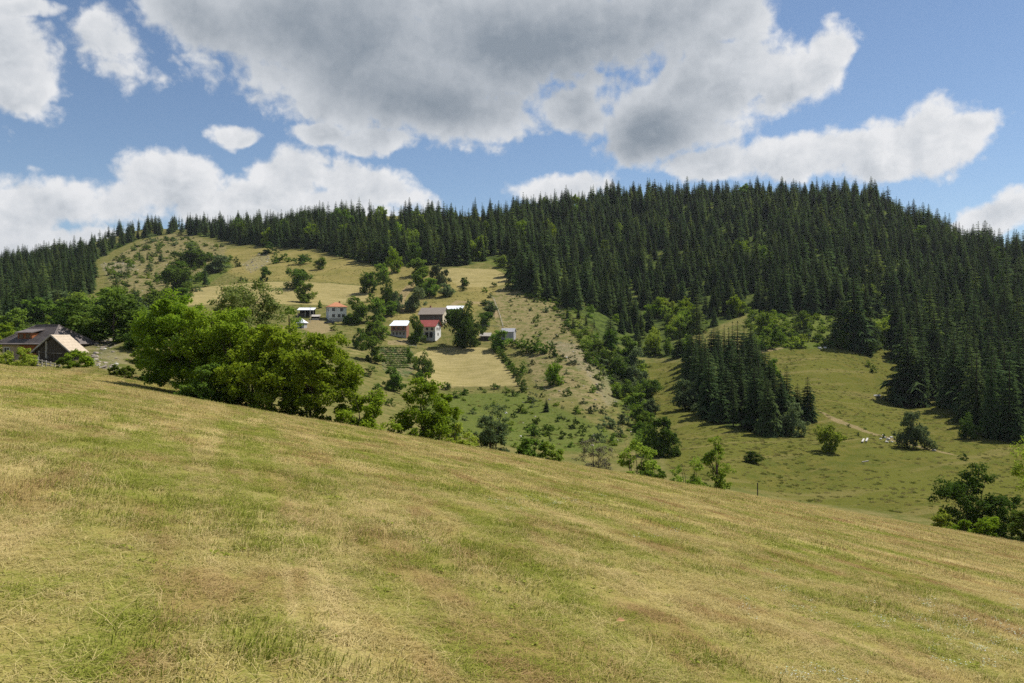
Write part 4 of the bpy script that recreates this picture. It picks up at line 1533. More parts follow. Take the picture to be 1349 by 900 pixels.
near_tree(726, 66, 582, 36, 'green', 'small leafy green bush right of its twin on the crest', 414, 1800, 0.2, n_cl=8, low=0.03, clump=0.15, shape='dome', stems=3, cat='bush')
near_tree(785, 72, 572, 50, 'twig', 'half bare grey twiggy bush on the crest', 415, 2600, 0.13, n_cl=20, low=0.05, clump=0.12, shape='dome', stems=6, cat='bush')
near_tree(838, 75, 571, 60, 'lime', 'yellow green bush before the round dark tree', 416, 4200, 0.22, n_cl=18, low=0.05, clump=0.12, shape='dome', stems=4, cat='bush')
near_tree(862, 72, 602, 36, 'green', 'small dark green bush at the foot of the yellow green one', 417, 2200, 0.2, n_cl=9, low=0.03, clump=0.15, shape='dome', stems=3, cat='bush')
near_tree(908, 74, 600, 56, 'lime', 'straggly yellow green bush left of the slender ash', 418, 2600, 0.18, n_cl=16, low=0.04, clump=0.12, shape='dome', stems=5, cat='bush')
near_tree(944, 78, 569, 40, 'lime', 'slender light green ash rising from the crest', 419, 3000, 0.22, n_cl=20, low=0.12, clump=0.095, shape='slim', stems=1)
near_tree(1283, 82, 612, 102, 'dark', 'dark green maple bush at the lower right crest', 420, 14000, 0.27, n_cl=34, low=0.02, clump=0.13, shape='dome', stems=3)
near_tree(1236, 70, 668, 42, 'lime', 'light green bush left of the dark maple', 421, 2600, 0.2, n_cl=10, low=0.03, clump=0.15, shape='dome', stems=3, cat='bush')
near_tree(1268, 66, 676, 32, 'bright', 'small bright green bush before the dark maple', 422, 1800, 0.18, n_cl=8, low=0.03, clump=0.15, shape='dome', stems=3, cat='bush')
near_tree(1304, 64, 682, 56, 'bright', 'low wide green bush before the dark maple', 423, 2800, 0.18, n_cl=11, low=0.03, clump=0.15, shape='dome', stems=3, cat='bush')
near_tree(1352, 68, 660, 48, 'dark', 'dark bush cut by the right edge of the picture', 424, 3000, 0.22, n_cl=11, low=0.03, clump=0.15, shape='dome', stems=3, cat='bush')
near_tree(1392, 62, 565, 100, 'lime', 'light green tree reaching one leafy branch in at the right edge', 425, 6500, 0.18, n_cl=26, low=0.42, clump=0.10, shape='spread', stems=1)
near_tree(20, 84, 452, 54, 'lime', 'low yellow green bush before the old farmhouse', 426, 4200, 0.2, n_cl=14, low=0.03, clump=0.15, shape='dome', stems=4, cat='bush')
near_tree(104, 86, 458, 46, 'bright', 'green bush at the right corner of the wooden barn', 427, 4200, 0.2, n_cl=13, low=0.03, clump=0.15, shape='dome', stems=4, cat='bush')
near_tree(85, 80, 470, 24, 'green', 'small low bush under the barn wall', 428, 1500, 0.18, n_cl=7, low=0.03, clump=0.16, shape='dome', stems=3, cat='bush')
near_tree(165, 78, 478, 50, 'green', 'low green bush under the rocky bank', 429, 2500, 0.2, n_cl=9, low=0.03, clump=0.15, shape='dome', stems=3, cat='bush')
near_tree(200, 78, 466, 40, 'dark', 'dark bush between the rocky bank and the big clump', 430, 3000, 0.22, n_cl=11, low=0.03, clump=0.15, shape='dome', stems=3, cat='bush')
near_tree(5, 130, 438, 36, 'bright', 'light green tree behind the left end of the farmhouse', 431, 2500, 0.3, n_cl=11, low=0.1, clump=0.14, shape='round')
settle_labels()
# ------------------------------------------------------------------ building materials
def surf(name, c1, c2, scale=2.0, rough=0.9, spec=0.1, bump=0.3, stretch=(1, 1, 1), dist=0.03):
    m, g, out = base_mat(name)
    tc_ = g.new('ShaderNodeTexCoord')
    v = g.mapping(tc_.outputs['Object'], scale=stretch)
    n = g.noise(v, scale, 6, 0.65)
    n2 = g.noise(v, scale * 7, 3, 0.6)
    f = g.math('ADD', g.math('MULTIPLY', n, 0.7), g.math('MULTIPLY', n2, 0.3))
    diffuse_out(g, out, g.mix(g.smooth(f, 0.32, 0.68), c1, c2), rough, g.bump(f, bump, dist), spec)
    return m


M_PLASTER = surf('white_plaster', (0.62, 0.61, 0.58), (0.78, 0.77, 0.74), 0.6)
M_CREAM = surf('cream_plaster', (0.50, 0.43, 0.31), (0.66, 0.58, 0.45), 0.6)
M_GREYWALL = surf('grey_render', (0.30, 0.29, 0.27), (0.42, 0.41, 0.38), 0.7)
M_ORANGE = surf('orange_tiles', (0.33, 0.135, 0.07), (0.47, 0.225, 0.125), 3.0)
M_RED = surf('red_sheet', (0.27, 0.055, 0.045), (0.38, 0.10, 0.08), 1.2, 0.6, 0.3)
M_WHITETIN = surf('white_sheet', (0.62, 0.66, 0.70), (0.80, 0.82, 0.84), 0.8, 0.5, 0.3)
M_OLDTILE = surf('weathered_tiles', (0.20, 0.165, 0.135), (0.33, 0.28, 0.235), 2.5)
M_GREYTIN = surf('grey_sheet', (0.26, 0.26, 0.27), (0.40, 0.40, 0.41), 1.2, 0.6, 0.3)
M_BRICK = surf('brick_wall', (0.23, 0.095, 0.06), (0.34, 0.17, 0.115), 1.6)
M_DARKROOF = surf('brown_roof', (0.105, 0.088, 0.082), (0.18, 0.155, 0.145), 1.5, 0.7, 0.2)
M_OLDWOOD = surf('old_planks', (0.040, 0.032, 0.026), (0.125, 0.105, 0.085), 2.0, stretch=(3, 3, 0.4))
M_OLDWOOD2 = surf('old_boards', (0.055, 0.044, 0.036), (0.155, 0.130, 0.105), 2.0, stretch=(0.4, 3, 3))
M_NEWWOOD = surf('new_boards', (0.36, 0.29, 0.21), (0.50, 0.42, 0.32), 1.5, stretch=(0.5, 3, 3))
M_PALEWOOD = surf('pale_grey_wood', (0.30, 0.275, 0.24), (0.46, 0.42, 0.37), 3.0)
M_ORWOOD = surf('orange_wood', (0.22, 0.075, 0.030), (0.36, 0.135, 0.055), 2.0, stretch=(3, 3, 0.5))
M_TANWALL = surf('tan_wall', (0.36, 0.27, 0.18), (0.50, 0.40, 0.28), 0.8)
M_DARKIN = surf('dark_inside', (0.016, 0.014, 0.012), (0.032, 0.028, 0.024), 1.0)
M_GLASS = surf('window_glass', (0.025, 0.03, 0.035), (0.04, 0.046, 0.052), 1.0, 0.15, 0.5, 0.0)
M_FRAME = surf('brown_frames', (0.12, 0.075, 0.05), (0.20, 0.13, 0.09), 2.0)
M_STONE = surf('pale_stone', (0.34, 0.32, 0.28), (0.58, 0.56, 0.51), 2.5, bump=0.6)
M_STONE2 = surf('brown_stone', (0.18, 0.145, 0.11), (0.42, 0.37, 0.31), 1.2, bump=0.8, dist=0.1)
M_TRIM = surf('white_trim', (0.66, 0.65, 0.62), (0.78, 0.77, 0.74), 1.0)


class Box:
    def __init__(self):
        self.V, self.F = [], []

    def quad(self, *p):
        k = len(self.V)
        self.V += [Vector(q) for q in p]
        self.F.append(tuple(range(k, k + len(p))))
        return self

    def box(self, x0, x1, y0, y1, z0, z1):
        k = len(self.V)
        self.V += [Vector(p) for p in ((x0, y0, z0), (x1, y0, z0), (x1, y1, z0), (x0, y1, z0), (x0, y0, z1), (x1, y0, z1), (x1, y1, z1), (x0, y1, z1))]
        for f in ((0, 3, 2, 1), (4, 5, 6, 7), (0, 1, 5, 4), (1, 2, 6, 5), (2, 3, 7, 6), (3, 0, 4, 7)):
            self.F.append(tuple(k + i for i in f))
        return self

    def bar(self, a, b, w, t=None):
        """Square bar from a to b."""
        a, b = Vector(a), Vector(b)
        d = (b - a).normalized()
        u = d.orthogonal().normalized() if abs(d.z) > 0.99 else d.cross(Vector((0, 0, 1))).normalized()
        v = d.cross(u).normalized()
        t = t or w
        k = len(self.V)
        for p in (a, b):
            self.V += [p + u * w / 2 + v * t / 2, p - u * w / 2 + v * t / 2, p - u * w / 2 - v * t / 2, p + u * w / 2 - v * t / 2]
        for f in ((0, 1, 2, 3), (7, 6, 5, 4), (0, 4, 5, 1), (1, 5, 6, 2), (2, 6, 7, 3), (3, 7, 4, 0)):
            self.F.append(tuple(k + i for i in f))
        return self

    def slab(self, pts, t):
        """Sloping sheet of thickness t given by its upper outline."""
        k = len(self.V)
        n = len(pts)
        pts = [Vector(p) for p in pts]
        nr = (pts[1] - pts[0]).cross(pts[2] - pts[0]).normalized()
        if nr.z < 0:
            nr = -nr
            pts = pts[::-1]
        self.V += pts + [p - nr * t for p in pts]
        self.F.append(tuple(range(k, k + n)))
        self.F.append(tuple(range(k + 2 * n - 1, k + n - 1, -1)))
        for i in range(n):
            j = (i + 1) % n
            self.F.append((k + i, k + n + i, k + n + j, k + j))
        return self

    def obj(self, name, mat, parent=None, **props):
        me = mesh_from(name, self.V, self.F, mat)
        return link(name, me, parent, **props)


def thing(name, label, cat, loc, rz=0.0, group=None):
    o = link(name, None)
    o.empty_display_size = 0.5
    o.location = loc
    o.rotation_euler = (0, 0, rz)
    o['label'] = label
    o['category'] = cat
    if group:
        o['group'] = group
    return o


def window(root, x, z, w, h, y, frame=M_FRAME, side='front', bars=True):
    """Framed window on a wall: frame proud of the wall, pane set back in it. side 'front' faces -y, 'right' faces +x, 'left' faces -x."""
    t = 0.09
    B = Box()
    B.box(x - w / 2, x + w / 2, -0.07, 0.0, z - h / 2, z - h / 2 + t).box(x - w / 2, x + w / 2, -0.07, 0.0, z + h / 2 - t, z + h / 2)
    B.box(x - w / 2, x - w / 2 + t, -0.068, 0.0, z - h / 2 + t, z + h / 2 - t).box(x + w / 2 - t, x + w / 2, -0.068, 0.0, z - h / 2 + t, z + h / 2 - t)
    if bars:
        B.box(x - 0.03, x + 0.03, -0.06, 0.0, z - h / 2 + t, z + h / 2 - t)
    Pn = Box().box(x - w / 2 + t, x + w / 2 - t, -0.03, -0.002, z - h / 2 + t, z + h / 2 - t)

    def turn(V):
        out = []
        for p in V:
            if side == 'front':
                out.append(Vector((p.x, y + p.y, p.z)))
            elif side == 'right':
                out.append(Vector((y - p.y, p.x, p.z)))
            else:
                out.append(Vector((y + p.y, -p.x, p.z)))
        return out
    B.V, Pn.V = turn(B.V), turn(Pn.V)
    f = B.obj('window', frame, root)
    Pn.obj('pane', M_GLASS, f)
    return f


def walls(root, w, d, h, mat, gable=0.0, axis='x', deep=1.6, name='wall'):
    """Four walls with optional gables. axis = direction of the ridge."""
    B = Box()
    t = 0.25
    x0, x1, y0, y1 = -w / 2, w / 2, -d / 2, d / 2
    B.box(x0, x1, y0, y0 + t, -deep, h).box(x0, x1, y1 - t, y1, -deep, h)
    B.box(x0, x0 + t, y0 + t, y1 - t, -deep, h).box(x1 - t, x1, y0 + t, y1 - t, -deep, h)
    if gable:
        if axis == 'x':
            for xa, xb in ((x0, x0 + t), (x1 - t, x1)):
                k = len(B.V)
                B.V += [Vector((xa, y0, h)), Vector((xa, y1, h)), Vector((xa, 0, h + gable)), Vector((xb, y0, h)), Vector((xb, y1, h)), Vector((xb, 0, h + gable))]
                B.F += [(k, k + 2, k + 1), (k + 3, k + 4, k + 5), (k, k + 3, k + 5, k + 2), (k + 1, k + 2, k + 5, k + 4)]
        else:
            for ya, yb in ((y0, y0 + t), (y1 - t, y1)):
                k = len(B.V)
                B.V += [Vector((x0, ya, h)), Vector((x1, ya, h)), Vector((0, ya, h + gable)), Vector((x0, yb, h)), Vector((x1, yb, h)), Vector((0, yb, h + gable))]
                B.F += [(k, k + 1, k + 2), (k + 3, k + 5, k + 4), (k, k + 2, k + 5, k + 3), (k + 1, k + 4, k + 5, k + 2)]
    return B.obj(name, mat, root)


def gable_roof(root, w, d, h, gable, mat, axis='x', over=0.5, t=0.16, parts=True):
    """Two roof slopes; returns them."""
    out = []
    if axis == 'x':
        s = gable / (d / 2)
        zo = h + 0.05 - s * over
        for sg in (-1, 1):
            B = Box().slab([(-w / 2 - over, sg * (d / 2 + over), zo + 0.12), (w / 2 + over, sg * (d / 2 + over), zo + 0.12), (w / 2 + over, 0, h + gable + 0.18), (-w / 2 - over, 0, h + gable + 0.18)], t)
            out.append(B)
    else:
        s = gable / (w / 2)
        zo = h + 0.05 - s * over
        for sg in (-1, 1):
            B = Box().slab([(sg * (w / 2 + over), -d / 2 - over, zo + 0.12), (sg * (w / 2 + over), d / 2 + over, zo + 0.12), (0, d / 2 + over, h + gable + 0.18), (0, -d / 2 - over, h + gable + 0.18)], t)
            out.append(B)
    res = Box()
    for B in out:
        k = len(res.V)
        res.V += B.V
        res.F += [tuple(k + i for i in f) for f in B.F]
    return res.obj('roof', mat, root)


def hip_roof(root, w, d, h, rise, ridge, mat, over=0.5, t=0.14):
    x0, x1, y0, y1 = -w / 2 - over, w / 2 + over, -d / 2 - over, d / 2 + over
    r0, r1 = (-ridge / 2, 0, h + rise), (ridge / 2, 0, h + rise)
    z = h + 0.02
    B = Box()
    B.slab([(x0, y0, z), (x1, y0, z), r1, r0], t)
    B.slab([(x1, y1, z), (x0, y1, z), r0, r1], t)
    B.slab([(x1, y0, z), (x1, y1, z), r1], t)
    B.slab([(x0, y1, z), (x0, y0, z), r0], t)
    return B.obj('roof', mat, root)


def site(px, py):
    p = ground(px, py)
    return p, p.y / F


# ------------------------------------------------------------------ the hamlet
R = math.radians
# white house, orange hipped roof
p, m = site(443, 421)
o = thing('village_house', 'white two storey house with an orange hipped roof, half behind a dark tree', 'house', p, R(24))
walls(o, 7.4, 7.0, 5.3, M_PLASTER)
hip_roof(o, 7.4, 7.0, 5.3, 2.1, 1.2, M_ORANGE, 0.55)
for x, z in ((-1.9, 4.1), (1.6, 4.1), (-1.9, 1.5), (0.5, 1.5), (2.3, 1.5)):
    window(o, x, z, 1.25, 1.35, -3.5)
for x in (-1.6, 1.4):
    window(o, x, 4.1, 1.1, 1.3, -3.7, side='left')
Box().box(-3.73, 3.73, -3.53, -3.50, -1.5, 0.45).obj('plinth', M_GREYWALL, o)
Box().box(1.2, 1.8, 0.4, 1.0, 6.2, 7.9).obj('chimney', M_BRICK, o)

# long white roofed shed on posts
p, m = site(404, 417)
o = thing('open_shed', 'long open shed with a flat white sheet roof behind a utility pole', 'shed', p, R(4))
Box().slab([(-3.6, -3.0, 2.7), (3.6, -3.0, 2.7), (3.6, 2.6, 3.9), (-3.6, 2.6, 3.9)], 0.12).obj('roof', M_WHITETIN, o)
Box().box(-3.3, 3.3, 1.9, 2.1, -1.2, 3.6).obj('back_wall', M_DARKIN, o)
Box().box(-3.3, -0.4, -1.6, 1.9, -1.2, 1.3).obj('plank_bay', M_OLDWOOD, o)
for x in (-3.3, -0.2, 3.2):
    Box().box(x - .1, x + .1, -2.4, -2.2, -1.5, 2.75).obj('post', M_PALEWOOD, o)

p, m = site(416, 421)
o = thing('lean_to', 'low lean-to with a pale brown roof right of the utility pole', 'shed', p, R(4))
Box().slab([(-1.9, -1.5, 1.2), (1.9, -1.5, 1.2), (1.9, 1.3, 2.1), (-1.9, 1.3, 2.1)], 0.12).obj('roof', M_PALEWOOD, o)
Box().box(-1.7, 1.7, 0.9, 1.05, -1, 1.9).obj('back_wall', M_DARKIN, o)
Box().box(-1.7, -1.55, -1.2, 0.9, -1, 1.6).box(1.55, 1.7, -1.2, 0.9, -1, 1.6).obj('side_wall', M_OLDWOOD, o)
Box().box(-1.4, 1.4, -1.1, -1.0, -1, 0.45).obj('front_board', M_PALEWOOD, o)

p, m = site(398, 432)
o = thing('well_house', 'little hut with a pointed white sheet roof at the left end of the hamlet', 'hut', p, R(-10))
walls(o, 2.9, 2.9, 1.9, M_GREYWALL)
hip_roof(o, 2.9, 2.9, 1.9, 1.7, 0.02, M_WHITETIN, 0.45)
Box().box(-0.4, 0.5, -1.49, -1.452, 0, 1.6).obj('door', M_DARKIN, o)

# parked dark car by the white house
p, m = site(434, 427)
o = thing('parked_car', 'dark blue car parked on the grass before the white house', 'car', p, R(8))
bm = bmesh.new()
prof = [(-2.1, 0.35), (-2.1, 0.80), (-1.95, 0.92), (-1.3, 0.98), (-0.75, 1.42), (0.85, 1.44), (1.45, 0.98), (2.05, 0.86), (2.12, 0.35)]
lo = [bm.verts.new((x, -0.82, z)) for x, z in prof]
hi = [bm.verts.new((x, 0.82, z)) for x, z in prof]
bm.faces.new(lo); bm.faces.new(hi[::-1])
for i in range(len(prof)):
    j = (i + 1) % len(prof)
    bm.faces.new([lo[i], hi[i], hi[j], lo[j]])
bmesh.ops.recalc_face_normals(bm, faces=bm.faces)
bmesh.ops.bevel(bm, geom=bm.edges[:], offset=0.06, segments=2, affect='EDGES')
me = D.meshes.new('car_body'); bm.to_mesh(me); bm.free()
M_CAR = surf('car_paint', (0.02, 0.025, 0.04), (0.03, 0.035, 0.055), 1.0, 0.25, 0.5, 0.0)
me.materials.append(M_CAR)
link('car_body', me, o)
Box().quad((-0.68, -0.835, 1.0), (-0.2, -0.835, 1.0), (-0.2, -0.835, 1.34), (-0.55, -0.835, 1.34)).quad((-0.1, -0.835, 1.0), (1.05, -0.835, 1.0), (0.75, -0.835, 1.34), (-0.1, -0.835, 1.34)).obj('side_window', M_GLASS, o)
M_TYRE = surf('tyre_rubber', (0.015, 0.015, 0.015), (0.03, 0.03, 0.03))
for x in (-1.3, 1.3):
    for y in (-0.80, 0.80):
        bm = bmesh.new()
        bmesh.ops.create_cone(bm, cap_ends=True, segments=14, radius1=0.33, radius2=0.33, depth=0.2, matrix=Matrix.Translation((x, y, 0.30)) @ Matrix.Rotation(R(90), 4, 'X'))
        me = D.meshes.new('wheel'); bm.to_mesh(me); bm.free(); me.materials.append(M_TYRE)
        link('wheel', me, o)

# utility pole
p, m = site(408.5, 425)
o = thing('utility_pole', 'pale wooden utility pole before the long white roofed shed', 'pole', p)
V, Fc = [], []
tube(V, Fc, [Vector((0, 0, -1)), Vector((0, 0, 7.0))], [0.15, 0.11], 8)
link('pole_shaft', mesh_from('pole_shaft', V, Fc, M_PALEWOOD, True), o)
Box().box(-0.7, 0.7, -0.06, 0.06, 6.3, 6.42).obj('crossarm', M_PALEWOOD, o)

# brick shed with white roof
p, m = site(527, 443)
o = thing('brick_shed', 'two storey brick shed with a white sheet roof left of the red roofed house', 'shed', p, R(-5))
walls(o, 6.3, 5.0, 4.3, M_BRICK)
Box().slab([(-3.7, -3.2, 4.1), (3.6, -3.2, 4.1), (3.5, 2.9, 6.3), (-3.2, 2.9, 6.3)], 0.12).obj('roof', M_WHITETIN, o)
Box().box(-3.17, 3.17, -2.54, -2.50, -1.5, 1.9).obj('lower_wall', M_GREYWALL, o)
for x in (-1.9, 0.0, 1.9):
    window(o, x, 3.1, 1.0, 0.9, -2.5, M_FRAME)
for x in (-2.1, -0.7, 0.7, 2.1):
    window(o, x, 1.0, 0.7, 0.9, -2.54, M_FRAME)
Box().box(-3.4, 3.4, -3.4, -2.6, 2.0, 2.12).obj('balcony', M_GREYWALL, o)

# long grey roofed house
p, m = site(568, 432)
o = thing('stone_house', 'long house with a weathered grey brown tiled roof and cream gable wall', 'house', p + Vector((0.5, 7.0, 1.2)), R(-16))
walls(o, 10.5, 7.0, 4.6, M_CREAM, 2.6, 'x', 3.5)
gable_roof(o, 10.5, 7.0, 4.6, 2.6, M_OLDTILE, 'x', 0.55)
Box().box(-5.2, 5.2, -3.54, -3.50, -2.5, 4.3).obj('front_boards', M_OLDWOOD2, o)
for x in (-3.4, -1.0, 1.4, 3.8):
    window(o, x, 3.0, 0.9, 1.0, -3.54)
window(o, -0.9, 3.4, 0.9, 1.2, 5.25, side='right')
window(o, 1.1, 3.4, 0.9, 1.2, 5.25, side='right')
Box().box(5.25, 5.29, -0.5, 0.5, -0.5, 1.7).obj('door', M_OLDWOOD, o)
Box().box(-2.2, -1.6, 0.5, 1.1, 6.2, 8.2).obj('chimney', M_BRICK, o)

# red roofed house
p, m = site(566, 445)
o = thing('red_roofed_house', 'two storey house with a red sheet roof and bright white gable wall', 'house', p, R(-20))
walls(o, 7.4, 5.4, 4.4, M_GREYWALL, 2.3, 'x')
gable_roof(o, 7.4, 5.4, 4.4, 2.3, M_RED, 'x', 0.5)
Box().box(3.70, 3.735, -2.66, 2.66, -1.5, 4.4).obj('gable_plaster', M_PLASTER, o)
Box().box(-3.6, 3.68, -2.75, -2.70, 2.3, 4.2).obj('upper_front', M_CREAM, o)
for x in (-2.2, 0.2, 2.4):
    window(o, x, 3.2, 1.1, 1.0, -2.75)
for x in (-0.6, 1.3):
    Box().box(x, x + 1.3, -2.76, -2.701, -0.2, 1.9).obj('garage_door', M_DARKIN, o)
window(o, -0.9, 3.3, 0.8, 1.1, 3.735, side='right')
window(o, 0.9, 3.3, 0.8, 1.1, 3.735, side='right')
window(o, 0.0, 1.2, 0.8, 1.1, 3.735, side='right')
Box().box(-3.0, -2.82, -3.1, -2.92, -1.5, 4.3).obj('porch_post', M_TRIM, o)

# open white roofed shed and the pointed little roof before it
p, m = site(599, 416)
o = thing('open_shed', 'open shed with a white sheet roof behind the big walnut tree', 'shed', p, R(-8))
Box().slab([(-3.9, -2.4, 2.8), (3.9, -2.4, 2.8), (3.9, 2.2, 4.4), (-3.9, 2.2, 4.4)], 0.12).obj('roof', M_WHITETIN, o)
Box().box(-3.6, 3.6, 1.4, 1.6, -1.5, 3.9).obj('back_wall', M_DARKIN, o)
for x in (-3.5, 0, 3.5):
    Box().box(x - .11, x + .11, -1.9, -1.7, -1.5, 2.9).obj('post', M_OLDWOOD, o)
p, m = site(593, 421)
o = thing('hay_hut', 'tiny hut with a steep grey pointed roof beside the grey roofed house', 'hut', p, R(20))
walls(o, 2.6, 2.6, 1.6, M_OLDWOOD)
hip_roof(o, 2.6, 2.6, 1.6, 2.3, 0.02, M_PALEWOOD, 0.35)
Box().box(-0.4, 0.4, -1.34, -1.302, -0.4, 1.4).obj('door', M_DARKIN, o)

p, m = site(640, 448)
o = thing('small_hut', 'small plank hut with a pale grey gabled roof right of the walnut tree', 'hut', p, R(-6))
walls(o, 3.9, 3.2, 1.6, M_OLDWOOD, 1.1, 'x')
gable_roof(o, 3.9, 3.2, 1.6, 1.1, M_PALEWOOD, 'x', 0.4)
Box().box(-0.5, 0.4, -1.65, -1.605, -0.6, 1.4).obj('door', M_DARKIN, o)
p, m = site(670, 447)
o = thing('grey_shed', 'grey metal shed with a light grey roof at the right end of the hamlet', 'shed', p, R(-14))
walls(o, 5.2, 4.0, 3.0, M_GREYTIN, 1.3, 'x')
gable_roof(o, 5.2, 4.0, 3.0, 1.3, M_GREYTIN, 'x', 0.3)
Box().box(-1.4, 0.6, -2.05, -2.005, -1.0, 2.2).obj('door', M_GREYWALL, o)

p, m = site(544, 458)
o = thing('garden_table', 'white table standing in the grass under the red roofed house', 'table', p, R(6))
Box().box(-1.4, 1.4, -0.5, 0.5, 0.72, 0.80).obj('table_top', M_TRIM, o)
for x in (-1.2, 1.2):
    for y in (-0.4, 0.4):
        Box().box(x - .05, x + .05, y - .05, y + .05, -0.5, 0.72).obj('leg', M_TRIM, o)
p, m = site(526, 411)
o = thing('plank_stack', 'stack of new yellow planks by the track above the brick shed', 'stack', p, R(10))
for k in range(5):
    Box().box(-2.2, 2.2, -0.8, 0.8, 0.02 + k * 0.24, 0.22 + k * 0.24).obj('plank', M_NEWWOOD, o)


def fence_line(label, pts_px, gap, h, mat, group=None, rails=(0.45, 0.9), depth=None):
    """Post and rail fence along photo points on the land."""
    P3 = []
    for a, b in zip(pts_px[:-1], pts_px[1:]):
        pa, pb = (ground(*a), ground(*b)) if depth is None else (None, None)
        n = max(1, int((pb - pa).length / gap))
        for k in range(n):
            q = pa.lerp(pb, k / n)
            P3.append(Vector((q.x, q.y, tz(q.x, q.y))))
    P3.append(ground(*pts_px[-1]))
    root = thing('wooden_fence', label, 'fence', P3[0], 0, group)
    for q in P3:
        d = q - P3[0]
        Box().box(d.x - .06, d.x + .06, d.y - .06, d.y + .06, d.z - .3, d.z + h * rnd.uniform(.9, 1.1)).obj('post', mat, root)
    for a, b in zip(P3[:-1], P3[1:]):
        for rz_ in rails:
            Box().bar(a - P3[0] + Vector((0, -.08, rz_)), b - P3[0] + Vector((0, -.08, rz_ + rnd.uniform(-.08, .08))), 0.07).obj('rail', mat, root)
    return root


fence_line('old rail fence climbing the slope above the grey shed', [(663, 432), (659, 418), (651, 396), (646, 390)], 5.0, 1.3, M_PALEWOOD)
fence_line('rail fence along the yard right of the walnut tree', [(628, 431), (662, 432)], 4.0, 1.2, M_PALEWOOD)
fence_line('low fence along the lower edge of the mown field', [(578, 513), (610, 513), (650, 514), (688, 511)], 5.0, 1.1, M_OLDWOOD)



def rock_mesh(seed, mat):
    r = random.Random(seed)
    bm = bmesh.new()
    bmesh.ops.create_icosphere(bm, subdivisions=2, radius=0.5)
    ax = Vector((r.uniform(-1, 1), r.uniform(-1, 1), r.uniform(-1, 1)))
    for v in bm.verts:
        v.co *= 1 + 0.22 * math.sin(v.co.dot(ax) * 9 + seed) + r.uniform(-0.10, 0.10)
        v.co.z *= 0.7
    for v in bm.verts:
        for n_, d_ in ((Vector((1, .3, .2)).normalized(), .36), (Vector((-.4, -1, .3)).normalized(), .38), (Vector((.1, .2, 1)).normalized(), .27)):
            e = v.co.dot(n_) - d_
            if e > 0:
                v.co -= n_ * e
    me = D.meshes.new('boulder')
    bm.to_mesh(me); bm.free()
    me.materials.append(mat)
    return me


ROCKS = [rock_mesh(s, M_STONE) for s in range(4)]
ROCKS2 = [rock_mesh(10 + s, M_STONE2) for s in range(3)]


def boulder(px, py, wpx, label, group, hpx=None, meshes=ROCKS):
    p = ground(px, py); m = p.y / F
    o = link('boulder', rnd.choice(meshes))
    o.location = (p.x, p.y, p.z + 0.12 * wpx * m)
    o.scale = (wpx * m, wpx * m, (hpx or wpx * 0.7) * m * 1.3)
    o.rotation_euler = (0, 0, rnd.uniform(0, 6.28))
    o['label'] = label
    o['category'] = 'rock'
    o['group'] = group
    return o


HEAP = 'pale stones heaped beside the round grey bush'
for k, (px, py, w) in enumerate(((1160, 579, 4), (1165, 577, 5), (1170, 580, 6), (1174, 577, 5), (1168, 583, 5), (1175, 583, 4), (1163, 574, 3))):
    boulder(px, py, w, 'pale stone in the heap left of the round grey bush', HEAP)
boulder(1156, 523, 9, 'wide flat pale boulder in the upper valley meadow', 'boulders in the valley meadow', 4)
boulder(1175, 525, 5, 'small pale boulder right of the wide flat one in the meadow', 'boulders in the valley meadow', 3)
boulder(1230, 594, 6, 'grey blue boulder on the lower meadow track', 'boulders in the valley meadow', 4)
boulder(1080, 459.5, 6, 'left of two white stones at the meadow top edge', 'white stones at the meadow top', 4)
boulder(1087, 459.5, 5, 'right of two white stones at the meadow top edge', 'white stones at the meadow top', 4)
for px, py, a in ((1137, 582, 62), (1142, 581, 62)):
    p = ground(px, py)
    o = Box().bar((-2.4, 0, 0.18), (2.4, 0, 0.34), 0.36, 0.24).obj('pale_log', M_STONE, None, category='log', group='pale logs on the meadow',
                                                                   label=('left' if px < 1140 else 'right') + ' of two pale logs lying side by side on the meadow')
    o.location = p; o.rotation_euler = (0, 0, R(a))
p = ground(1140, 609)
o = Box().bar((-1.0, 0, 0.1), (1.0, 0, 0.16), 0.18, 0.14).obj('pale_log', M_PALEWOOD, None, category='log', group='pale logs on the meadow', label='thin single pale log lying below the other two on the meadow')
o.location = p; o.rotation_euler = (0, 0, R(30))
# marker post on the meadow
x, Y = (998 - CX) / F * 92, 92.0
o = Box().box(-.05, .05, -.05, .05, -.5, (CY - 636) / F * Y - tz(x, Y)).obj('field_post', M_OLDWOOD, None, label='thin dark post standing at the near edge of the valley meadow', category='post')
o.location = (x, Y, tz(x, Y))

# loose rocks: rocky strip, bank, hilltop
P_, S_, R_, I_ = [], [], [], []
for poly, sp, sd, s0, s1 in ((ROCK[0], 4.6, 71, .3, 1.2), (ROCK[1], 0.9, 72, .2, .8), (ROCK[2], 4, 73, .5, 1.7), (ROCK[3], 4, 74, .5, 1.6), (ROCK[4], 6, 75, .5, 1.6), (FLANK, 7, 76, .25, .9), (CLEAR, 10, 77, .3, 1.2)):
    for (x, y) in scatter(poly, sp, 2500, sd):
        s = s0 + (s1 - s0) * rnd.random() ** 2.2
        P_.append((x, y, tz(x, y) + 0.05 * s)); S_.append((s * 1.3, s, s * rnd.uniform(.6, 1.1))); R_.append((rnd.uniform(-.3, .3), rnd.uniform(-.3, .3), rnd.uniform(0, 6.28)))
        I_.append(rnd.choice([0, 1, 4, 5, 6, 4, 5, 6, 4, 5, 6]))
instance_stuff('loose_rocks', P_, ROCKS + ROCKS2, S_, R_, I_, label='loose pale and brown rocks scattered over the dry slopes', category='rocks')

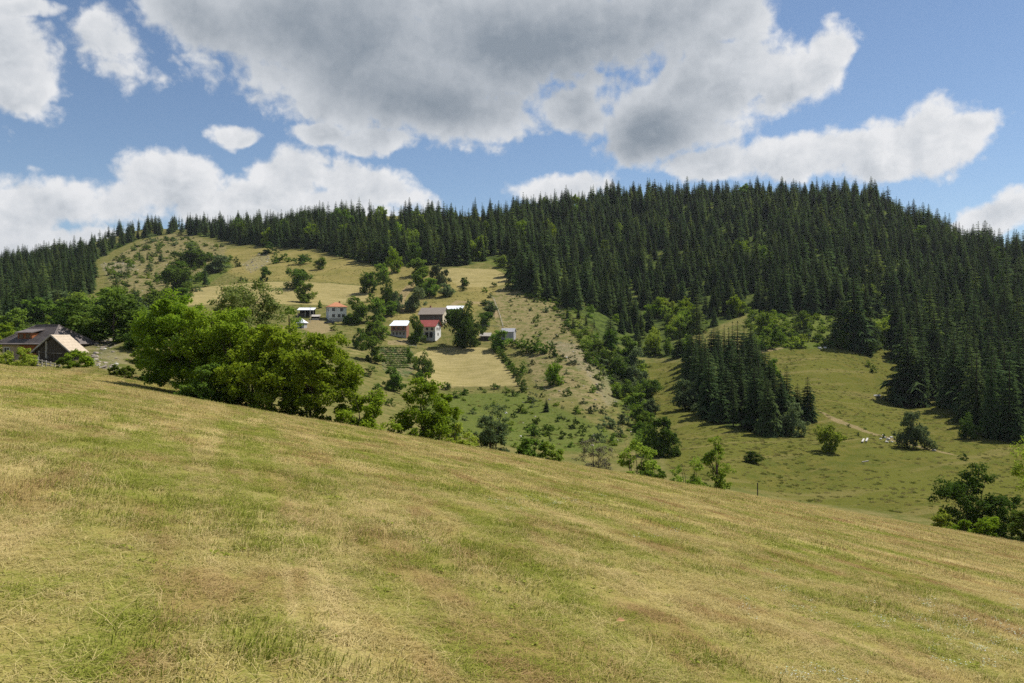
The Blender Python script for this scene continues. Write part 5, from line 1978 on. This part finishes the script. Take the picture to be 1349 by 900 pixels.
# vegetable beds
vr = Box()
P_, S_, R_, I_ = [], [], [], []
for r_ in range(10):
    for c_ in range(22):
        u, v = c_ / 21, r_ / 9
        px = (500 + 40 * u) * (1 - v) + (510 + 26 * u) * v + rnd.uniform(-.6, .6)
        p = ground(px, 459 + 26 * v)
        s = rnd.uniform(.5, .95)
        P_.append(tuple(p)); S_.append((s * 1.5, s, s * .8)); R_.append((0, 0, rnd.uniform(0, 6))); I_.append(rnd.choice([0, 1, 2]))
instance_stuff('vegetable_rows', P_, [SHR['green'][0], SHR['grey'][0], SHR['green'][1]], S_, R_, I_, label='rows of green vegetables in the garden below the brick shed', category='vegetables')

# ------------------------------------------------------------------ old farmhouse (left)
def at_depth(px, Y):
    x = (px - CX) / F * Y
    return Vector((x, Y, tz(x, Y)))


# house: brown hipped roof, dormer, tan walls; ridge runs away to the left
Yh = 118.0
m = Yh / F
p = at_depth(58, Yh)
zg = (CY - 474) * m
o = thing('old_farmhouse', 'old farmhouse with a big brown hipped roof and a shed dormer', 'house', Vector((p.x + 0.55, Yh, zg)), R(-12))
W_, D_, H_ = 8.0, 8.0, 2.5
walls(o, W_, D_, H_, M_TANWALL, deep=2.5)
RISE = (474 - 429) * m - H_
x0, x1, y0, y1 = -W_ / 2 - .7, W_ / 2 + .7, -D_ / 2 - .7, D_ / 2 + .7
zE = H_ - 0.15
r0, r1 = (-2.0, 0, H_ + RISE), (2.0, 0, H_ + RISE)
rf = Box()
rf.slab([(x0, y0, zE), (x1, y0, zE), r1, r0], .16)
rf.slab([(x1, y1, zE), (x0, y1, zE), r0, r1], .16)
rf.slab([(x1, y0, zE), (x1, y1, zE), r1], .16)
rf.slab([(x0, y1, zE), (x0, y0, zE), r0], .16)
roof = rf.obj('roof', M_DARKROOF, o)
cap = Box().bar(Vector(r0) + Vector((0, 0, .06)), Vector(r1) + Vector((0, 0, .06)), .22)
for a in ((x0, y0), (x0, y1)):
    cap.bar(Vector(r0) + Vector((0, 0, .05)), Vector((a[0], a[1], zE + .05)), .18)
for a in ((x1, y0), (x1, y1)):
    cap.bar(Vector(r1) + Vector((0, 0, .05)), Vector((a[0], a[1], zE + .05)), .18)
cap.obj('ridge_cap', M_DARKROOF, roof)
# tile courses as fine raised rows on the front slope
cr_ = Box()
a0, a1 = Vector((x0, y0, zE)), Vector((x1, y0, zE))
for k in range(1, 16):
    u = k / 16
    q0, q1 = a0.lerp(Vector(r0), u), a1.lerp(Vector(r1), u)
    cr_.bar(q0 + Vector((.1, 0, .03)), q1 + Vector((-.1, 0, .03)), .10, .05)
cr_.obj('roof_course', M_DARKROOF, roof, kind='stuff')
dz = H_ + RISE * 0.30
dm = Box().slab([(-2.2, y0 + 0.9, dz + 0.75), (0.7, y0 + 0.9, dz + 0.75), (0.7, -1.3, H_ + RISE * 0.80), (-2.2, -1.3, H_ + RISE * 0.80)], .12)
dm.obj('dormer_roof', M_DARKROOF, o)
Box().box(-1.95, 0.45, y0 + 1.3, -1.6, dz - 0.6, dz + 0.66).obj('dormer', M_ORWOOD, o)
window(o, -1.35, dz + 0.2, 0.7, 0.6, y0 + 1.3, M_FRAME)
window(o, -0.2, dz + 0.2, 0.7, 0.6, y0 + 1.3, M_FRAME)
Box().box(-1.0, 2.0, -D_ / 2 - .05, -D_ / 2 - .002, 0.3, H_ - .25).obj('wood_front', M_ORWOOD, o)
Box().box(W_ / 2 + .002, W_ / 2 + .05, -3.4, 3.4, 0.2, H_ - .25).obj('side_boards', M_OLDWOOD, o)
window(o, -3.2, 1.3, 1.0, 1.2, -D_ / 2, M_TRIM)
window(o, 3.3, 1.3, 1.0, 1.2, -D_ / 2, M_TRIM)
Box().box(-.9, -.3, .6, 1.2, H_ + RISE * .7, H_ + RISE + 0.2).obj('chimney', M_GREYWALL, o)

# barn: gable end to the camera, dark planks, one slope of new boards
Yb = 97.0
m = Yb / F
xb, zb = (72 - CX) / F * Yb, (CY - 483) * m
o = thing('wooden_barn', 'old dark plank barn with a roof slope of pale new boards', 'barn', Vector((xb - .75, Yb + 2.6, zb)), R(2))
HW, HH, GB, DP = 1.95, 2.0, 1.75, 3.6
# plank walls: every plank a piece, a few pixels wide, so joined
pk = Box()
n = 22
for k in range(n):
    xa = -HW + 2 * HW * k / n
    xc = xa + HW / n
    top = HH + GB * (1 - abs(xc) / HW) - .10
    j = rnd.uniform(-.02, .02)
    pk.box(xa + .012, xa + 2 * HW / n - .012, -DP / 2 + j - .05, -DP / 2 + j, -1.2 + rnd.uniform(0, .1), top + rnd.uniform(-.03, .0))
pk.obj('gable_planks', M_OLDWOOD, o, kind='stuff')
pk = Box()
for k in range(26):
    ya = -DP / 2 + DP * k / 26
    j = rnd.uniform(-.02, .02)
    pk.box(HW + j - .05, HW + j, ya + .012, ya + DP / 26 - .012, -1.2, HH + .05)
pk.obj('side_planks', M_OLDWOOD, o, kind='stuff')
wl = Box().box(-HW + .1, HW - .1, -DP / 2 + .08, DP / 2 - .05, -1.4, HH).obj('wall', M_DARKIN, o)
wl2 = Box()
k = 0
wl2.V = [Vector(q) for q in ((-HW + .1, DP / 2 - .1, HH), (HW - .1, DP / 2 - .1, HH), (0, DP / 2 - .1, HH + GB - .15), (-HW + .1, -DP / 2 + .1, HH), (HW - .1, -DP / 2 + .1, HH), (0, -DP / 2 + .1, HH + GB - .15))]
wl2.F = [(0, 2, 1), (3, 4, 5), (0, 3, 5, 2), (1, 2, 5, 4)]
wl2.obj('loft', M_DARKIN, o)
ov = .5
sl = GB / HW
Box().slab([(-HW - ov, -DP / 2 - .5, HH - sl * ov + .12), (-HW - ov, DP / 2 + .4, HH - sl * ov + .12), (0, DP / 2 + .4, HH + GB + .12), (0, -DP / 2 - .5, HH + GB + .12)], .10).obj('roof', M_DARKROOF, o)
e0, e1 = Vector((HW + ov, 0, HH - sl * ov + .12)), Vector((0, 0, HH + GB + .12))
rb = 12
for k in range(rb):      # boards of the new slope, laid from eave to ridge
    q0, q1 = e0.lerp(e1, k / rb), e0.lerp(e1, (k + 1.06) / rb)
    lift = Vector((0, 0, .02 * (k % 2)))
    Box().slab([tuple(q0 + Vector((0, -DP / 2 - .5, 0)) + lift), tuple(q0 + Vector((0, DP / 2 + .4, 0)) + lift), tuple(q1 + Vector((0, DP / 2 + .4, 0)) + lift), tuple(q1 + Vector((0, -DP / 2 - .5, 0)) + lift)], .05).obj('roof_board', M_NEWWOOD, o)
Box().bar((-HW - ov, -DP / 2 - .52, HH - sl * ov + .1), (0, -DP / 2 - .52, HH + GB + .1), .06, .16).bar((HW + ov, -DP / 2 - .52, HH - sl * ov + .1), (0, -DP / 2 - .52, HH + GB + .1), .06, .16).obj('barge_board', M_PALEWOOD, o)
Box().bar((-HW, -DP / 2 - .09, HH - .35), (HW, -DP / 2 - .09, HH - .35), .10, .16).obj('cross_beam', M_OLDWOOD2, o)
Box().bar((-.75, -DP / 2 - .10, HH - 1.0), (-.75, -DP / 2 - .10, HH + 1.15), .22, .06).obj('pale_plank', M_PALEWOOD, o)
Box().bar((-1.6, -DP / 2 - .10, HH - 1.6), (-1.6, -DP / 2 - .10, HH - .1), .16, .06).obj('short_pale_plank', M_PALEWOOD, o)
Box().bar((.0, -DP / 2 - .13, HH - .38), (1.2, -DP / 2 - .13, HH - .42), .14, .05).obj('nailed_lath', M_PALEWOOD, o)

# grey rail fence before the barn
q0 = Vector(((44 - CX) / F * 86, 86, (CY - 474) / F * 86)); q1 = Vector(((78 - CX) / F * 84, 84, (CY - 484) / F * 84))
root = thing('wooden_fence', 'weathered grey rail fence standing before the wooden barn', 'fence', q0)
N = 7
for k in range(N):
    a = (q1 - q0) * (k / (N - 1))
    Box().box(a.x - .05, a.x + .05, a.y - .05, a.y + .05, a.z - 1.2, a.z + .35 + rnd.uniform(-.08, .12)).obj('post', M_PALEWOOD, root)
for dz_ in (.18, -.12, -.42):
    Box().bar(Vector((-.2, -.09, dz_)), (q1 - q0) + Vector((.2, -.09, dz_ + rnd.uniform(-.05, .05))), .06, .10).obj('rail', M_PALEWOOD, root)
# ------------------------------------------------------------------ grass of the mown field
m_grass, g, out = base_mat('grass_blades')
tn = g.new('ShaderNodeGroup', node_tree=tone_grp)
bl = g.attr('blade', 'Fac')          # 0..1: how dry this blade is by nature
k_ = g.math('ADD', g.math('SUBTRACT', tn.outputs['Green'], bl), 0.5)
gsel = g.smooth(k_, 0.30, 0.70)
isl = g.new('ShaderNodeNewGeometry').outputs['Random Per Island']
gr = g.mix(isl, (0.15, 0.185, 0.022), (0.34, 0.365, 0.066))
st = g.mix(isl, (0.315, 0.25, 0.088), (0.60, 0.505, 0.235))
st = g.mix(g.math('MULTIPLY', tn.outputs['Brown'], 0.75), st, g.mix(isl, (0.21, 0.115, 0.05), (0.40, 0.24, 0.115)))
st = g.mix(g.math('MULTIPLY', tn.outputs['Pale'], 0.6), st, (0.62, 0.50, 0.255))
c = g.mix(gsel, st, gr)
d = g.new('ShaderNodeBsdfDiffuse'); g.put(d.inputs['Color'], c)
t = g.new('ShaderNodeBsdfTranslucent'); g.put(t.inputs['Color'], c)
mm = g.new('ShaderNodeMixShader'); mm.inputs[0].default_value = 0.35
g.l.new(d.outputs[0], mm.inputs[1]); g.l.new(t.outputs[0], mm.inputs[2])
g.l.new(mm.outputs[0], out.inputs['Surface'])


def tuft(seed, n, R_, h0, h1, flat_share, wid):
    """A patch of cut grass: upright blades and flat-lying cut straw."""
    r = random.Random(seed)
    V, Fc, dry = [], [], []
    for _ in range(n):
        a, q = r.uniform(0, 6.283), R_ * math.sqrt(r.random())
        x, y = q * math.cos(a), q * math.sin(a)
        b = r.uniform(0, 6.283)
        if r.random() < flat_share:      # cut stalk lying down
            L = r.uniform(0.06, 0.20); w = wid * r.uniform(.5, .9)
            dx, dy = math.cos(b), math.sin(b)
            z0, z1 = r.uniform(.004, .03), r.uniform(.004, .045)
            zm = max(z0, z1) + r.uniform(0, .012)
            pts = [(x - dx * L / 2, y - dy * L / 2, z0), (x + r.uniform(-.01, .01), y + r.uniform(-.01, .01), zm), (x + dx * L / 2, y + dy * L / 2, z1)]
            D_ = r.uniform(.55, 1.1)
        else:
            h = r.uniform(h0, h1); w = wid * r.uniform(.7, 1.3)
            dx, dy = math.cos(b), math.sin(b)
            ln = h * r.uniform(.2, 1.0)
            pts = [(x, y, -.01), (x + dx * ln * .35, y + dy * ln * .35, h * .62), (x + dx * ln, y + dy * ln, h * r.uniform(.75, 1.0))]
            D_ = r.uniform(0, .95)
        sx_, sy_ = -math.sin(b + .6), math.cos(b + .6)
        k = len(V)
        V += [(pts[0][0] - sx_ * w, pts[0][1] - sy_ * w, pts[0][2]), (pts[0][0] + sx_ * w, pts[0][1] + sy_ * w, pts[0][2]),
              (pts[1][0] - sx_ * w * .8, pts[1][1] - sy_ * w * .8, pts[1][2]), (pts[1][0] + sx_ * w * .8, pts[1][1] + sy_ * w * .8, pts[1][2]), pts[2]]
        Fc += [(k, k + 1, k + 3, k + 2), (k + 2, k + 3, k + 4)]
        dry += [D_] * 5
    me = mesh_from('grass_tuft', V, Fc, m_grass)
    at_ = me.attributes.new('blade', 'FLOAT', 'POINT')
    at_.data.foreach_set('value', np.array(dry, np.float32))
    return me


TUFTS = [tuft(900 + k, 120, .22, .012, .048, .5, .0027) for k in range(5)] + [tuft(910 + k, 80, .20, .028, .08, .12, .0030) for k in range(3)] + [tuft(920 + k, 100, .26, .01, .035, .85, .0026) for k in range(3)]
FAR_T = [tuft(930 + k, 90, .45, .015, .065, .5, .006) for k in range(4)] + [tuft(940 + k, 60, .4, .04, .14, .15, .005) for k in range(2)]


def weeds(seed):
    """Low rosettes of broader leaves."""
    r = random.Random(seed)
    V, Fc, dry = [], [], []
    for _ in range(r.randint(2, 4)):
        x, y = r.uniform(-.12, .12), r.uniform(-.12, .12)
        for q in range(r.randint(5, 8)):
            a = r.uniform(0, 6.283); L = r.uniform(.03, .075); w = L * r.uniform(.16, .28); z = r.uniform(.02, .05)
            ca, sa_ = math.cos(a), math.sin(a)
            k = len(V)
            V += [(x, y, .005), (x + ca * L * .55 - sa_ * w, y + sa_ * L * .55 + ca * w, z), (x + ca * L, y + sa_ * L, z * .7), (x + ca * L * .55 + sa_ * w, y + sa_ * L * .55 - ca * w, z)]
            Fc.append((k, k + 1, k + 2, k + 3)); dry += [r.uniform(-.5, .1)] * 4
    me = mesh_from('weed_rosette', V, Fc, m_grass)
    at_ = me.attributes.new('blade', 'FLOAT', 'POINT'); at_.data.foreach_set('value', np.array(dry, np.float32))
    return me


def stalks(seed):
    """A few long bent stalks with seed heads, left by the mower."""
    r = random.Random(seed)
    V, Fc, dry = [], [], []
    for _ in range(r.randint(4, 8)):
        x, y, b = r.uniform(-.2, .2), r.uniform(-.2, .2), r.uniform(0, 6.283)
        L = r.uniform(.14, .34); up = r.uniform(.02, .16); w = .0017
        pts = [Vector((x + math.cos(b + .3 * s) * L * s, y + math.sin(b + .3 * s) * L * s, .01 + up * math.sin(s * 1.9))) for s in (0, .33, .66, 1.0)]
        n_ = Vector((-math.sin(b), math.cos(b), 0))
        k = len(V)
        for p_ in pts:
            V += [p_ - n_ * w, p_ + n_ * w]
        Fc += [(k, k + 1, k + 3, k + 2), (k + 2, k + 3, k + 5, k + 4), (k + 4, k + 5, k + 7, k + 6)]
        dry += [r.uniform(.7, 1.3)] * 8
        k = len(V); q = pts[-1]; dd = (pts[-1] - pts[-2]).normalized() * .03
        V += [q - dd * .3, q + n_ * .004 + dd * .3, q + dd, q - n_ * .004 + dd * .3]
        Fc.append((k, k + 1, k + 2, k + 3)); dry += [1.2] * 4
    me = mesh_from('long_stalks', V, Fc, m_grass)
    at_ = me.attributes.new('blade', 'FLOAT', 'POINT'); at_.data.foreach_set('value', np.array(dry, np.float32))
    return me


EXTRA = [weeds(960 + k) for k in range(3)] + [stalks(970 + k) for k in range(4)]
NX = len(TUFTS) + len(FAR_T)
rg = np.random.default_rng(3)


def band(y0, y1, dens, kinds, s0, s1, seed):
    rg = np.random.default_rng(seed)
    half = 0.80
    n = int((y1 ** 2 - y0 ** 2) * half * dens)
    Y = np.sqrt(rg.uniform(y0 ** 2, y1 ** 2, n))
    X = rg.uniform(-half, half, n) * (Y + 1.5)
    keep = np.ones(n, bool)
    return X, Y, rg.uniform(s0, s1, n), np.array(kinds)[rg.integers(0, len(kinds), n)], rg.uniform(0, 6.283, n)


parts_ = []
near_k = [0, 1, 2, 3, 4, 5, 6, 7, 8, 9, 10, 0, 1, 2, 3, 4, 8, 9]
parts_.append(band(1.5, 9, 34, near_k, .8, 1.25, 1))
parts_.append(band(9, 18, 26, near_k, .9, 1.4, 2))
parts_.append(band(18, 34, 11, [11, 12, 13, 14, 11, 12, 13, 14, 15], .7, 1.2, 3))
parts_.append(band(34, 84, 5.5, [11, 12, 13, 14, 11, 12, 13, 14, 15, 16], .9, 1.6, 4))
parts_.append(band(1.5, 14, 1.2, [NX, NX + 1, NX + 2], .5, 1.1, 5))
parts_.append(band(1.5, 20, 4.0, [NX + 3, NX + 4, NX + 5, NX + 6], .7, 1.3, 6))
X = np.concatenate([p_[0] for p_ in parts_]); Y = np.concatenate([p_[1] for p_ in parts_])
Z = terrain_z(X, Y) - 0.004
S = np.concatenate([p_[2] for p_ in parts_]); I = np.concatenate([p_[3] for p_ in parts_]); RZ = np.concatenate([p_[4] for p_ in parts_])
e = 0.3
tx = -(terrain_z(X, Y + e) - Z) / e
tilt_x = np.arctan((terrain_z(X, Y + e) - Z) / e)
tilt_y = -np.arctan((terrain_z(X + e, Y) - Z) / e)
# turning the patch to lie on the slope: only small errors for a random heading
RX = tilt_x * np.cos(RZ) * 1.0 + tilt_y * np.sin(RZ)
# Euler XYZ applies X, Y, then Z: express the slope in the turned frame
RXl = tilt_x * np.cos(RZ) + tilt_y * np.sin(RZ)
RYl = -tilt_x * np.sin(RZ) + tilt_y * np.cos(RZ)
lush = vnoise(X / 1.7 + 40, Y / 1.7, 21) + vnoise(X / 0.6, Y / 0.6 + 11, 22) * .6
tall = (I < 5) & (lush + rg.normal(size=len(X)) * .15 > .28)
I = np.where(tall, 5 + (I % 3), I)
thin = (I >= 5) & (I < 8) & (lush < -.1)
I = np.where(thin, 8 + (I % 3), I)
S3 = np.stack([S, S, S * np.clip(1.0 + 0.6 * lush, .6, 1.5)], -1)
gob = instance_stuff('grass', np.stack([X, Y, Z], -1), TUFTS + FAR_T + EXTRA, S3, np.stack([RXl, RYl, RZ], -1), I, label='mown dry grass and cut straw covering the near field', category='grass')
print('grass patches', len(X))

# small white flowers and pale leaves low in the field
m_fl, g, out = base_mat('white_petals')
diffuse_out(g, out, (0.72, 0.72, 0.70), 0.8)
m_gl, g, out = base_mat('silver_leaves')
diffuse_out(g, out, g.mix(g.new('ShaderNodeNewGeometry').outputs['Random Per Island'], (0.22, 0.27, 0.13), (0.42, 0.46, 0.34)), 0.8)


def flower_patch(seed):
    r = random.Random(seed)
    V, Fc, mi = [], [], []
    for _ in range(10):
        x, y, z = r.uniform(-.12, .12), r.uniform(-.12, .12), r.uniform(.03, .09)
        pet = r.random() < .45
        for q in range(5 if pet else 3):
            a = 6.283 * q / 5 + r.uniform(-.3, .3); L = r.uniform(.006, .011) if pet else r.uniform(.014, .028)
            k = len(V)
            ca, sa_ = math.cos(a), math.sin(a)
            V += [(x, y, z), (x + ca * L * .6 - sa_ * L * .4, y + sa_ * L * .6 + ca * L * .4, z + .003), (x + ca * L, y + sa_ * L, z + r.uniform(-.004, .006)), (x + ca * L * .6 + sa_ * L * .4, y + sa_ * L * .6 - ca * L * .4, z + .003)]
            Fc.append((k, k + 1, k + 2, k + 3)); mi.append(0 if pet else 1)
    me = mesh_from('flower_patch', V, Fc, m_fl)
    me.materials.append(m_gl)
    me.polygons.foreach_set('material_index', np.array(mi, np.int32))
    return me


FP = [flower_patch(s) for s in range(4)]
P_, S_, R_, I_ = [], [], [], []


def field_pt(px, py):
    t, s = (px - CX) / F, (CY - py) / F
    Ys = np.arange(2, 66, 0.02)
    zz = terrain_z(t * Ys, Ys)
    i = np.nonzero(zz >= s * Ys)[0]
    Y_ = Ys[i[0]] if len(i) else 60.0
    return Vector((t * Y_, Y_, tz(t * Y_, Y_)))


for cx_, cy_, sx_, sy_, n in ((1090, 890, 60, 10, 30), (1290, 840, 70, 40, 130), (1200, 815, 60, 18, 70), (735, 662, 40, 8, 60), (660, 660, 50, 10, 20), (1340, 700 + 130, 20, 40, 40), (1000, 790, 90, 40, 30), (880, 700, 60, 12, 20)):
    for _ in range(n // 3):
        p = field_pt(rnd.gauss(cx_, sx_ * .6), rnd.gauss(cy_, sy_ * .6))
        s = rnd.uniform(.4, .8) * (1 + p.y / 60)
        P_.append(tuple(p)); S_.append((s, s, s)); R_.append((0, 0, rnd.uniform(0, 6.28))); I_.append(rnd.randrange(4))
instance_stuff('wildflowers', P_, FP, S_, R_, I_, label='small white flowers and silvery leaves low in the mown grass', category='flowers')

# one orange brown dead leaf
p = field_pt(816, 829)
V = [(-.035, 0, .01), (0, .018, .022), (.045, 0, .012), (0, -.018, .020), (0, 0, .012)]
o = link('dry_leaf', mesh_from('dry_leaf', V, [(0, 4, 1), (1, 4, 2), (2, 4, 3), (3, 4, 0)], surf('dead_leaf', (0.30, 0.17, 0.08), (0.42, 0.26, 0.13), 20)), None, label='orange brown dead leaf lying in the near grass', category='leaf')
o.location = p + Vector((0, 0, .07)); o.rotation_euler = (.5, .2, .6); o.scale = (1.5, 1.5, 1.5)

# ------------------------------------------------------------------ tussocks of rough grass on the far meadows
m_tus, g, out = base_mat('tussock_grass')
oi_ = g.new('ShaderNodeObjectInfo')
r1 = g.math('FRACT', g.math('MULTIPLY', oi_.outputs['Random'], 5.7))
ct = g.mix(g.smooth(r1, 0.2, 0.9), (0.085, 0.105, 0.020), (0.26, 0.22, 0.085))
ct = g.mix(g.math('MULTIPLY', g.new('ShaderNodeNewGeometry').outputs['Random Per Island'], 0.5), ct, (0.16, 0.165, 0.04))
dd_ = g.new('ShaderNodeBsdfDiffuse'); g.put(dd_.inputs['Color'], ct)
tt_ = g.new('ShaderNodeBsdfTranslucent'); g.put(tt_.inputs['Color'], ct)
mt_ = g.new('ShaderNodeMixShader'); mt_.inputs[0].default_value = 0.4
g.l.new(dd_.outputs[0], mt_.inputs[1]); g.l.new(tt_.outputs[0], mt_.inputs[2]); g.l.new(mt_.outputs[0], out.inputs['Surface'])


def tussock(seed):
    r = random.Random(seed)
    V, Fc = [], []
    for _ in range(70):
        a, q, b = r.uniform(0, 6.283), .42 * math.sqrt(r.random()), r.uniform(0, 6.283)
        x, y, h, w = q * math.cos(a), q * math.sin(a), r.uniform(.12, .42), r.uniform(.02, .045)
        ln = h * r.uniform(.1, .7)
        k = len(V)
        V += [(x - math.sin(b) * w, y + math.cos(b) * w, -.05), (x + math.sin(b) * w, y - math.cos(b) * w, -.05), (x + math.cos(b) * ln, y + math.sin(b) * ln, h)]
        Fc.append((k, k + 1, k + 2))
    return mesh_from('tussock', V, Fc, m_tus)


TS = [tussock(990 + k) for k in range(4)]
HILLSIDE = land([(470, 440), (500, 520), (560, 560), (640, 590), (700, 592), (838, 590), (800, 510), (745, 404), (700, 385), (640, 378), (590, 352), (480, 350), (320, 330), (225, 390), (300, 400), (400, 410)])
P_, S_, R_, I_ = [], [], [], []
for poly, n_, s0, s1, sd in ((VALLEY, 16000, .35, .95, 81), (HILLSIDE, 20000, .35, 1.0, 82), (CLEAR, 2500, .6, 1.5, 83), (LUSH[0], 2500, .6, 1.5, 84)):
    rg = np.random.default_rng(sd)
    pa = np.array(poly)
    q = pa.min(0) + (pa.max(0) - pa.min(0)) * rg.random((n_, 2))
    q = q[in_poly(q[:, 0], q[:, 1], poly)]
    nz = vnoise(q[:, 0] / 6, q[:, 1] / 6, 33) + vnoise(q[:, 0] / 17, q[:, 1] / 17, 34)
    q = q[nz > -.10 + .25 * rg.normal(size=len(q))]
    hay = np.zeros(len(q), bool)
    for s_ in STRAW:
        hay |= in_poly(q[:, 0], q[:, 1], s_)
    q = q[~hay]
    zz = terrain_z(q[:, 0], q[:, 1])
    for (x, y), z_ in zip(q, zz):
        s = s0 + (s1 - s0) * rg.random() ** 2
        P_.append((x, y, z_)); S_.append((s * 1.5, s * 1.5, s * .8)); R_.append((0, 0, rg.random() * 6.28)); I_.append(int(rg.integers(0, 4)))
instance_stuff('rough_grass', P_, TS, S_, R_, I_, label='tussocks of rough grass over the valley meadow and village hill', category='grass')
print('tussocks', len(P_))

# ------------------------------------------------------------------ thin summer haze between the camera and the ridge
zlo, zhi = float(verts[:, 2].min()) - 1.0, float(max(verts[:, 2].max() + 34.0, 20.0))
hz = Box().box(-5700, 5700, -5700, 5700, zlo, zhi)
m_hz = D.materials.new('haze_air')
m_hz.use_nodes = True
m_hz.node_tree.nodes.clear()
g = NT(m_hz.node_tree)
pv = g.new('ShaderNodeVolumePrincipled')
pv.inputs['Color'].default_value = (0.86, 0.92, 1.0, 1)
pv.inputs['Density'].default_value = 0.00004
pv.inputs['Anisotropy'].default_value = 0.3
ho = g.new('ShaderNodeOutputMaterial')
g.l.new(pv.outputs[0], ho.inputs['Volume'])
hz.obj('haze', m_hz, None, kind='stuff', label='thin pale summer haze hanging in the valley air', category='haze')
SC.cycles.volume_bounces = 0
